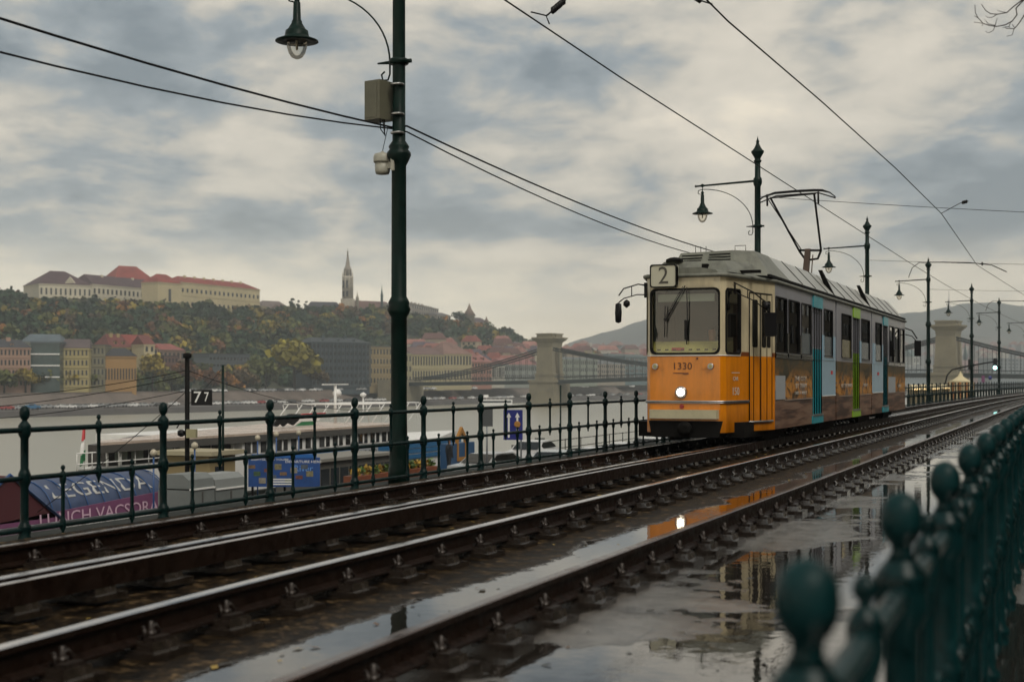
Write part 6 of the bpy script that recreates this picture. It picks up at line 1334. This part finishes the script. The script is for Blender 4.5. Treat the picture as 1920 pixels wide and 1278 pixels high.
for k in range(12):
    c = pc[k % 6]; mm = MATS.get('pic%d' % (k % 6)) or mat('pic%d' % (k % 6), c, .5, var=.5, vs=9); x = -wdt*.45+wdt*.075*k*.98; z = zt-.35-(k*37 % 5)*.13; MB().box((x, -.065, z), (.26, .012, .13+(k % 3)*.04)).build('picture', mm, bb)
mb = MB()
for k in range(3): mb.box((-wdt*.02, -.066, zt-.82-k*.09), (.75, .012, .045))
mb.build('white_stripe', white_paint, bb)
# orange-brown planters, umbrellas' bases
def planter(px0, px1, L, ytop, lb):
    a, b = Q(px0, L), Q(px1, L); l_ = (b-a).length; zt = zat(px0, ytop, L)-QZ; r_ = empty('planter', a, 0, label=lb, cat='planter', group='rusty planters on the near quay')
    MB().box((-.3, l_/2, zt/2), (.6, l_, zt)).build('box', mat('rust_panel', (.17, .05, .02), .6, var=.3, vs=2) if 'rust_panel' not in MATS else MATS['rust_panel'], r_)
    cs = [(-.3, l_*(k+.5)/6, zt+.12) for k in range(6)]; V, C = crown_arrays(np.array(cs), [.30]*6, 60, .05, [(.07, .11, .03) if k % 2 else (.25, .16, .03) for k in range(6)]); quads_obj('plants', V, C, leaf, r_)
planter(672, 742, 24, 893, 'rust coloured planter with green and yellow plants left of the near lamp post'); planter(768, 822, 24, 880, 'rust coloured planter with plants right of the near lamp post')
# grey stall with windows below the boat, white van part
k_ = empty('kiosk', Q(600, 28), 0, label='long grey glazed stall along the boat, left of the lamp post', cat='kiosk'); l_ = Dof(735, 28)-Dof(600, 28); zt = zat(600, 866, 28)-QZ
mb = MB(); mb.box((-1, l_/2, zt/2), (2, l_, zt)); mb.build('wall', wm('#66645e'), k_); MB().box((-1, l_/2, zt+.06), (2.3, l_+.3, .12)).build('roof', wm('#8d8b84'), k_)
for k in range(8): MB().box((.01, l_*(k+.5)/8, zt*.62), (.05, l_/8*.8, zt*.4)).build('window', winm, k_)
bh = empty('kiosk', Q(848, 31), 0, label='blue booth with orange pointed gable near the walking person', cat='kiosk'); l_ = Dof(893, 31)-Dof(848, 31); zt = zat(848, 812, 31)-QZ
MB().box((-.4, l_/2, zt*.36), (.6, l_, zt*.72)).build('wall', mat('booth_blue', (.02, .07, .16), .5), bh); mb = MB(); c = l_*.45
mb.panel((-.05, 0, 0), (0, 1, 0), UP, [(c-.6, zt*.25), (c+.6, zt*.25), (c+.6, zt*.86), (c, zt+.3), (c-.6, zt*.86)], [[(c-.45, zt*.35), (c+.45, zt*.35), (c+.45, zt*.8), (c, zt*1.0), (c-.45, zt*.8)]], th=.15); mb.build('gable', mat('booth_orange', (.34, .16, .03), .5), bh)
# masts and signs on the quay
def sign_post(nm, px, L, ytop, r_, lb, cat, m_=dark_metal):
    b = Q(px, L); h_ = zat(px, ytop, L)-QZ; root = empty(nm, b, TH, label=lb, cat=cat); MB().tube([(0, 0, 0), (0, 0, h_)], r_, 8).build('pole', m_, root); Z = (b-CAM).dot(FW); return root, h_, Z/FPX
r_, h_, m = sign_post('number_sign', 351, 26, 672, .075, 'black number sign 77 on a dark pole with wires', 'sign')
MB().lathe([(.05, 0), (.13, .02), (.14, .14), (.06, .18)], (0, 0, h_), 10).build('cap', dark_metal, r_)
zc3 = h_-(745-672)*m; MB().box((28*m, -.05, zc3), (39*m, .06, 29*m)).build('panel', black_plastic, r_)
text('digit', '7', 30*m, white_paint, (20*m, -.085, zc3), (1, 0, 0), UP, r_, ext=.006, sx=1.05); text('digit', '7', 25*m, white_paint, (37*m, -.085, zc3+.01), (1, 0, 0), UP, r_, ext=.006, sx=.75)
mb = MB(); mb.box((10*m, -.1, h_-140*m), (18*m, .25, 16*m)); mb.build('junction_box', wm('#a59f7c'), r_)
mb = MB(); mb.lathe([(.04, -.1), (.12, -.05), (.12, .08), (.04, .12)], (-.16, -.1, h_-140*m), 8); mb.tube([(-.3, -.1, h_-130*m), (-.2, -.1, h_-120*m), (0, 0, h_-122*m)], .02, 5); mb.build('floodlight', black_plastic, r_)
tp_ = Vector(r_.location)+UP*h_
for (px2, y2, yo, lb) in ((0, 744, 22, 'topmost wire from the number sign pole to the left'), (-10, 765, 32, 'second wire from the number sign pole to the left'), (-20, 785, 60, 'lowest wire from the number sign pole to the left')):
    e = W(px2-200, y2+8, 46); wire('mooring_wire', catenary(tp_-UP*yo*m, e, .25), .012, lb, 'thin wires from the number sign pole')
wire('mooring_wire', catenary(tp_-UP*22*m, W(720, 765, 78), .5), .012, 'wire from the number sign pole down right to the boat roof', 'thin wires from the number sign pole')
wire('mooring_wire', catenary(tp_-UP*60*m, W(70, 960, 40), .1), .012, 'wire slanting down left from the number sign pole to the tent', 'thin wires from the number sign pole')
r2, h2, m2_2 = sign_post('flag_mast', 418, 30, 684, .05, 'thin green pole standing right of the number sign', 'pole', green_post)
wire('mooring_wire', catenary(Vector(r2.location)+UP*(h2-.1), tp_-UP*(88*m), .05), .012, 'short wire between the thin green pole and the number sign pole', 'thin wires from the number sign pole')
r_, h_, m = sign_post('direction_sign', 977, 24, 768, .04, 'blue road sign with two white up arrows', 'road sign', grm)
cx_ = -15*m; MB().box((cx_, -.05, h_-28*m), (36*m, .04, 56*m)).build('panel', mat('sign_blue', (.012, .018, .16), .4), r_)
mb = MB()
for dx in (-8, 8):
    x = cx_+dx*m; mb.box((x, -.075, h_-32*m), (3.4*m, .01, 40*m)); mb.add([(x-4.5*m, -.08, h_-14*m), (x+4.5*m, -.08, h_-14*m), (x, -.08, h_-5*m)], [(0, 1, 2)])
mb.build('arrow', white_paint, r_); mb = MB(); mb.lathe([(.10, 0), (.15, .002), (.15, .008), (.10, .01)], (cx_+8*m, -.082, h_-27*m), 14, M=Matrix.Rotation(R(90), 3, 'X')); mb.build('ring', MATS['booth_orange'], r_)
r_, h_, m = sign_post('road_sign', 913, 24.5, 764, .04, 'grey back of a road sign seen behind the railing', 'road sign', grm); MB().box((0, -.03, h_-17*m), (22*m, .04, 36*m)).build('panel', wm('#55585a'), r_)
r_, h_, m = sign_post('mast', 1051, 30, 722, .05, 'thin dark mast rising behind the railing near the bridge tower', 'mast', green_post)
for px, y, L, lb in ((365, 838, 27, 'globe lamp beside the number sign pole'), (288, 852, 27, 'globe lamp left of the third railing post'), (483, 822, 32, 'globe lamp before the first saloon windows'), (518, 815, 32, 'globe lamp at the billboard'), (560, 812, 33, 'globe lamp above the billboard, rightmost')):
    r_, h_, m = sign_post('globe_lamp', px, L, y+4, .03, lb, 'lamp', fr_b); r_['group'] = 'small globe lamps on the near quay'; MB().lathe([(.02, 0), (.09, .04), (.12, .12), (.09, .2), (.02, .24)], (0, 0, h_), 10).build('globe', mat('globe', s2l('#b0a894'), .35) if 'globe' not in MATS else MATS['globe'], r_)
# thin railing along the quay edge, right part
q0, q1 = Dof(960, 31), Dof(1260, 31); qr = empty('quay_railing', (-31, q0, QZ), label='thin dark railing along the water edge of the near quay', cat='railing'); mb = MB()
for z in (.5, 1.0): mb.tube([(0, 0, z), (0, q1-q0, z)], .025, 4)
mb.build('rail', dark_metal, qr); pf = MB().tube([(0, 0, 0), (0, 0, 1.05)], .03, 4).build('post', dark_metal, qr)
k = 1
while k*3 < q1-q0 and k < 98: link_copy(pf, qr, loc=(0, k*3, 0)); k += 1
r_ = empty('notice_board', Q(1012, 30), TH, label='small grey notice board on the quay railing', cat='sign'); MB().box((0, 0, 1.1), (.6, .05, .6)).build('panel', wm('#7d817d'), r_); MB().tube([(0, 0, 0), (0, 0, 1.2)], .03, 5).build('pole', dark_metal, r_)
# ---- beyond the tram: market tent, stalls, traffic lights
L_t = 20; tn = empty('market_tent', Q(1801, L_t), TH, label='cream pointed marquee with striped walls right of the bridge tower', cat='tent'); m = (Vector(tn.location)-CAM).dot(FW)/FPX; zt = (CAMZ+12*m)-QZ; ze = (CAMZ-6*m)-QZ; w_ = 26*m
mb = MB(); mb.lathe([(w_, ze), (w_*.55, ze+(zt-ze)*.25), (w_*.2, ze+(zt-ze)*.6), (.12, zt), (.02, zt+.3)], n=8); mb.build('canopy', mat('canvas_cream', s2l('#c9bc98'), .7), tn)
mb = MB(); vs = [(w_*.93*math.cos(a*math.pi/12), w_*.93*math.sin(a*math.pi/12), z) for z in (0, ze) for a in range(24)]; mb.add(vs, [(i, (i+1) % 24, 24+(i+1) % 24, 24+i) for i in range(24)]);
mb.m = [i % 2 for i in range(24)]; mb.build('striped_wall', [mat('canvas_orange', (.40, .17, .05), .7), MATS['canvas_cream']], tn)
lit = mat('stall_lights', (.8, .6, .3), .5, emit=(1, .68, .3), es=1.2)
for k, px in enumerate((1712, 1730, 1748, 1768)):
    r_ = empty('market_stall', Q(px, 19), TH, label=['pale market stall with lights just right of the tram', 'pale market stall left of the bridge tower lamp post', 'pale market stall under the bridge tower', 'white market stall beside the marquee'][k], cat='stall', group='market stalls beyond the railing'); m = (Vector(r_.location)-CAM).dot(FW)/FPX; zt = CAMZ-9*m-QZ
    MB().box((0, 0, zt/2-.3), (11*m, 2.4, zt-.6)).build('counter', wm('#8f8468'), r_); mb = MB(); mb.frustum((0, 0), (16*m, 3), (10*m, .6), zt-.7, zt-.1); mb.build('roof', MATS['canvas_cream'], r_); mb = MB()
    for j in range(6): mb.lathe([(.03, -.05), (.07, 0), (.03, .05)], (-5*m+j*2*m, -1.6, zt-.7+.1*(j % 2)), 6)
    mb.build('light_bulbs', lit, r_)
tl = empty('traffic_light', Q(1773, 20), 0, label='traffic light gantry arm with two black signals right of the tram', cat='traffic light'); P0 = Vector(tl.location); Zt = (P0-CAM).dot(FW); D_ = P0.y
def tp2(px, y):   # same D, sideways
    L = 20*(VX-px)/(VX-1773)*1.0; 
    for _ in range(20):
        Z = D_*CT+L*ST; L = CT*Z*(VX-px)/FPX
    return Vector((-L, D_, CAMZ+(HY-y)*(D_*CT+L*ST)/FPX))-P0
MB().tube([(0, 0, 0), tp2(1773, 715), tp2(1776, 703), tp2(1785, 693), tp2(1815, 686), tp2(1850, 680), tp2(1872, 677)], .12, 6).build('gantry', dark_metal, tl)
for px, y in ((1819, 683), (1866, 681)):
    s_ = MB().box(tp2(px, y), (.55, .35, 1.5)).build('signal', black_plastic, tl)
MB().lathe([(.02, 0), (.26, .02), (.26, .08), (.02, .12)], tp2(1866, 689)+Vector((0, -.2, 0)), 12, M=Matrix.Rotation(R(90), 3, 'X')).build('green_light', mat('signal_green', (.3, .9, .8), .3, emit=(.45, 1, .9), es=6), tl)
for px, lb in ((1843, 'red and white striped board beyond the railing at right'), (1856, 'dark round sign beyond the railing at right')):
    r_, h_, m = sign_post('road_sign', px, 18, 706, .06, lb, 'road sign', grm)
    if px == 1843: MB().box((0, -.1, h_-.4), (6*m, .06, 1.2)).build('panel', MATS['banner_pink'], r_)
    else: MB().lathe([(.02, 0), (.38, .02), (.38, .08), (.02, .1)], (0, -.1, h_-.2), 14, M=Matrix.Rotation(R(90), 3, 'X')).build('disc', MATS['sign_blue'], r_)
# ---- the city side, right of the picture (seen in reflections and from a step aside)
def city(D0, D1, x, h_, wall, lb):
    r_ = empty('city_building', (x, D0, 0), label=lb, cat='building', group='tall houses on the city side'); l_ = D1-D0
    mb = MB(); mb.box((9, l_/2, h_/2), (18, l_-.3, h_)); mb.box((-.15, l_/2, 4.6), (.6, l_, .4)); mb.box((-.25, l_/2, h_-.4), (1.0, l_, .8)); mb.build('wall', wall, r_)
    mb = MB(); mb.hexa([(-.3, 0, h_+.01), (18, 0, h_+.01), (18, l_, h_+.01), (-.3, l_, h_+.01)], [(3, .5, h_+4), (15, .5, h_+4), (15, l_-.5, h_+4), (3, l_-.5, h_+4)]); mb.build('roof', rm('#54504e'), r_)
    n = int(l_/3.2); rows = int((h_-5)/3.6)
    for r2_ in range(rows):
        for c in range(n):
            if r2_*n+c >= 100: break
            window_child(r_, (-.02, l_*(c+.5)/n, 5.6+r2_*3.6), math.pi/2, 1.3, 2.1)
hts = [(-60, -22, 26, '#6f6248'), (-20, 14, 24, '#5a5346'), (16, 50, 27, '#71694f'), (52, 92, 23, '#6b5644'), (94, 140, 26, '#62604f'), (142, 200, 25, '#6a604e'), (202, 280, 26, '#5c5548'), (282, 380, 27, '#57524a'), (382, 520, 28, '#5f594c'), (522, 700, 30, '#554f48')]
for k, (a, b, h_, c) in enumerate(hts): city(a, b, 16+bend(max(b, 0)), h_*.66, wm(c), 'tall %s town house on the city side, number %s along the row' % (('ochre', 'grey', 'olive', 'brown', 'drab', 'sandy', 'dull', 'dark', 'brownish', 'smoky')[k], ('one', 'two', 'three', 'four', 'five', 'six', 'seven', 'eight', 'nine', 'ten')[k]))
# ---- bare branch in the top right corner, with its tree beside the picture
bt_ = empty('bare_tree', WG(2700, 12, 0), label='bare dark twigs hanging into the top right corner', cat='tree'); O_ = Vector(bt_.location); Zt = 12
def tw(px, y, dz=0): return W(px, y, Zt+dz)-O_
mb = MB(); mb.tube([(0, 0, 0), (0, .1, 2), (.05, 0, 3.6), (-.1, 0, 5.2), (0, .1, 7)], [.17, .15, .13, .10, .05], 8)
mb.tube([(-.02, 0, 3.2), tw(2450, -60), tw(2150, -110), tw(1990, -60), tw(1915, 0)], [.08, .05, .025, .012, .006], 6); mb.tube([(0, .1, 4), (1, .4, 5), (1.6, .5, 6.4)], [.09, .05, .01], 6); mb.tube([(0, .1, 4.4), (-.6, -1, 5.4), (-1.2, -1.6, 6.6)], [.08, .04, .01], 6)
mb.build('trunk', bark, bt_)
tws = [[(1990, -60), (1935, -15), (1912, 4), (1900, 13), (1888, 24), (1870, 27), (1857, 26), (1848, 20), (1840, 8)], [(1870, 27), (1860, 33), (1852, 33), (1848, 30)], [(1888, 24), (1877, 22), (1870, 20)], [(1960, -30), (1920, 0), (1905, 16), (1907, 28), (1898, 40), (1885, 47), (1868, 50), (1855, 48), (1843, 44), (1834, 34), (1829, 25), (1828, 10)],
       [(1866, 49), (1862, 58), (1853, 62), (1847, 59)], [(1843, 44), (1835, 43), (1826, 42)], [(1843, 46), (1841, 49)], [(1895, 42), (1892, 50), (1894, 53)], [(1980, -30), (1935, 5), (1920, 30), (1910, 45), (1902, 54), (1893, 54), (1885, 53)], [(1901, 55), (1898, 66), (1888, 68)], [(1866, 48), (1853, 45), (1846, 37)], [(1866, 48), (1868, 40), (1870, 34)], [(1834, 34), (1827, 30)], [(1893, 50), (1886, 51), (1880, 52)], [(1902, 52), (1898, 46)]]
mb = MB()
for k, t_ in enumerate(tws): n = len(t_); r0 = .0065 if n > 6 else .0035; mb.tube([tw(x, y, .1*math.sin(k)) for x, y in t_], [r0*(1-.6*i/n) for i in range(n)], 5)
mb.build('twigs', bark, bt_)
# fallen leaves and grit on the ground between the rails
random.seed(9); lv = [mat('leaf_yellow', (.30, .20, .03), .5), mat('leaf_brown', (.10, .05, .02), .5), mat('grit', (.02, .018, .015), .5)]; mb = MB()
for k in range(900):
    D = 3+random.random()**1.6*30; L = random.choice((random.uniform(.6, 2.6), random.uniform(3.1, 4.2), random.uniform(4.7, 5.5), random.uniform(4.7, 5.4))); s_ = random.choice((.012, .016, .02, .035)); a = random.uniform(0, 6.28)
    i = 2 if s_ < .018 or L < 2.6 and random.random() < .85 else random.choice((0, 1, 1)); c = Vector((-L, D, .006)); u = Vector((math.cos(a), math.sin(a), .1))*s_; v = Vector((-math.sin(a), math.cos(a), random.uniform(0, .3)))*s_*.6
    mb.add([c-u, c-v*.9, c+u, c+v], [(0, 1, 2, 3)], i)
mb.build('fallen_leaves', lv, kind='stuff', label='scattered fallen leaves and grit on the wet track bed', cat='leaves')
# ------------------------------------------------------------------ haze
hm2 = bpy.data.materials.new('haze'); hm2.use_nodes = True; t = hm2.node_tree; t.nodes.clear(); o_ = t.nodes.new('ShaderNodeOutputMaterial'); pv = t.nodes.new('ShaderNodeVolumePrincipled')
pv.inputs['Color'].default_value = (.86, .93, 1.0, 1); pv.inputs['Density'].default_value = .00026; pv.inputs['Anisotropy'].default_value = .62; t.links.new(pv.outputs[0], o_.inputs['Volume'])
c = CW(400, 1800, 0); MB().box((0, 0, 0), (5200, 6000, 340)).build('haze', hm2, loc=(c.x, c.y, 340/2-22), kind='stuff').rotation_euler = (0, 0, TH)
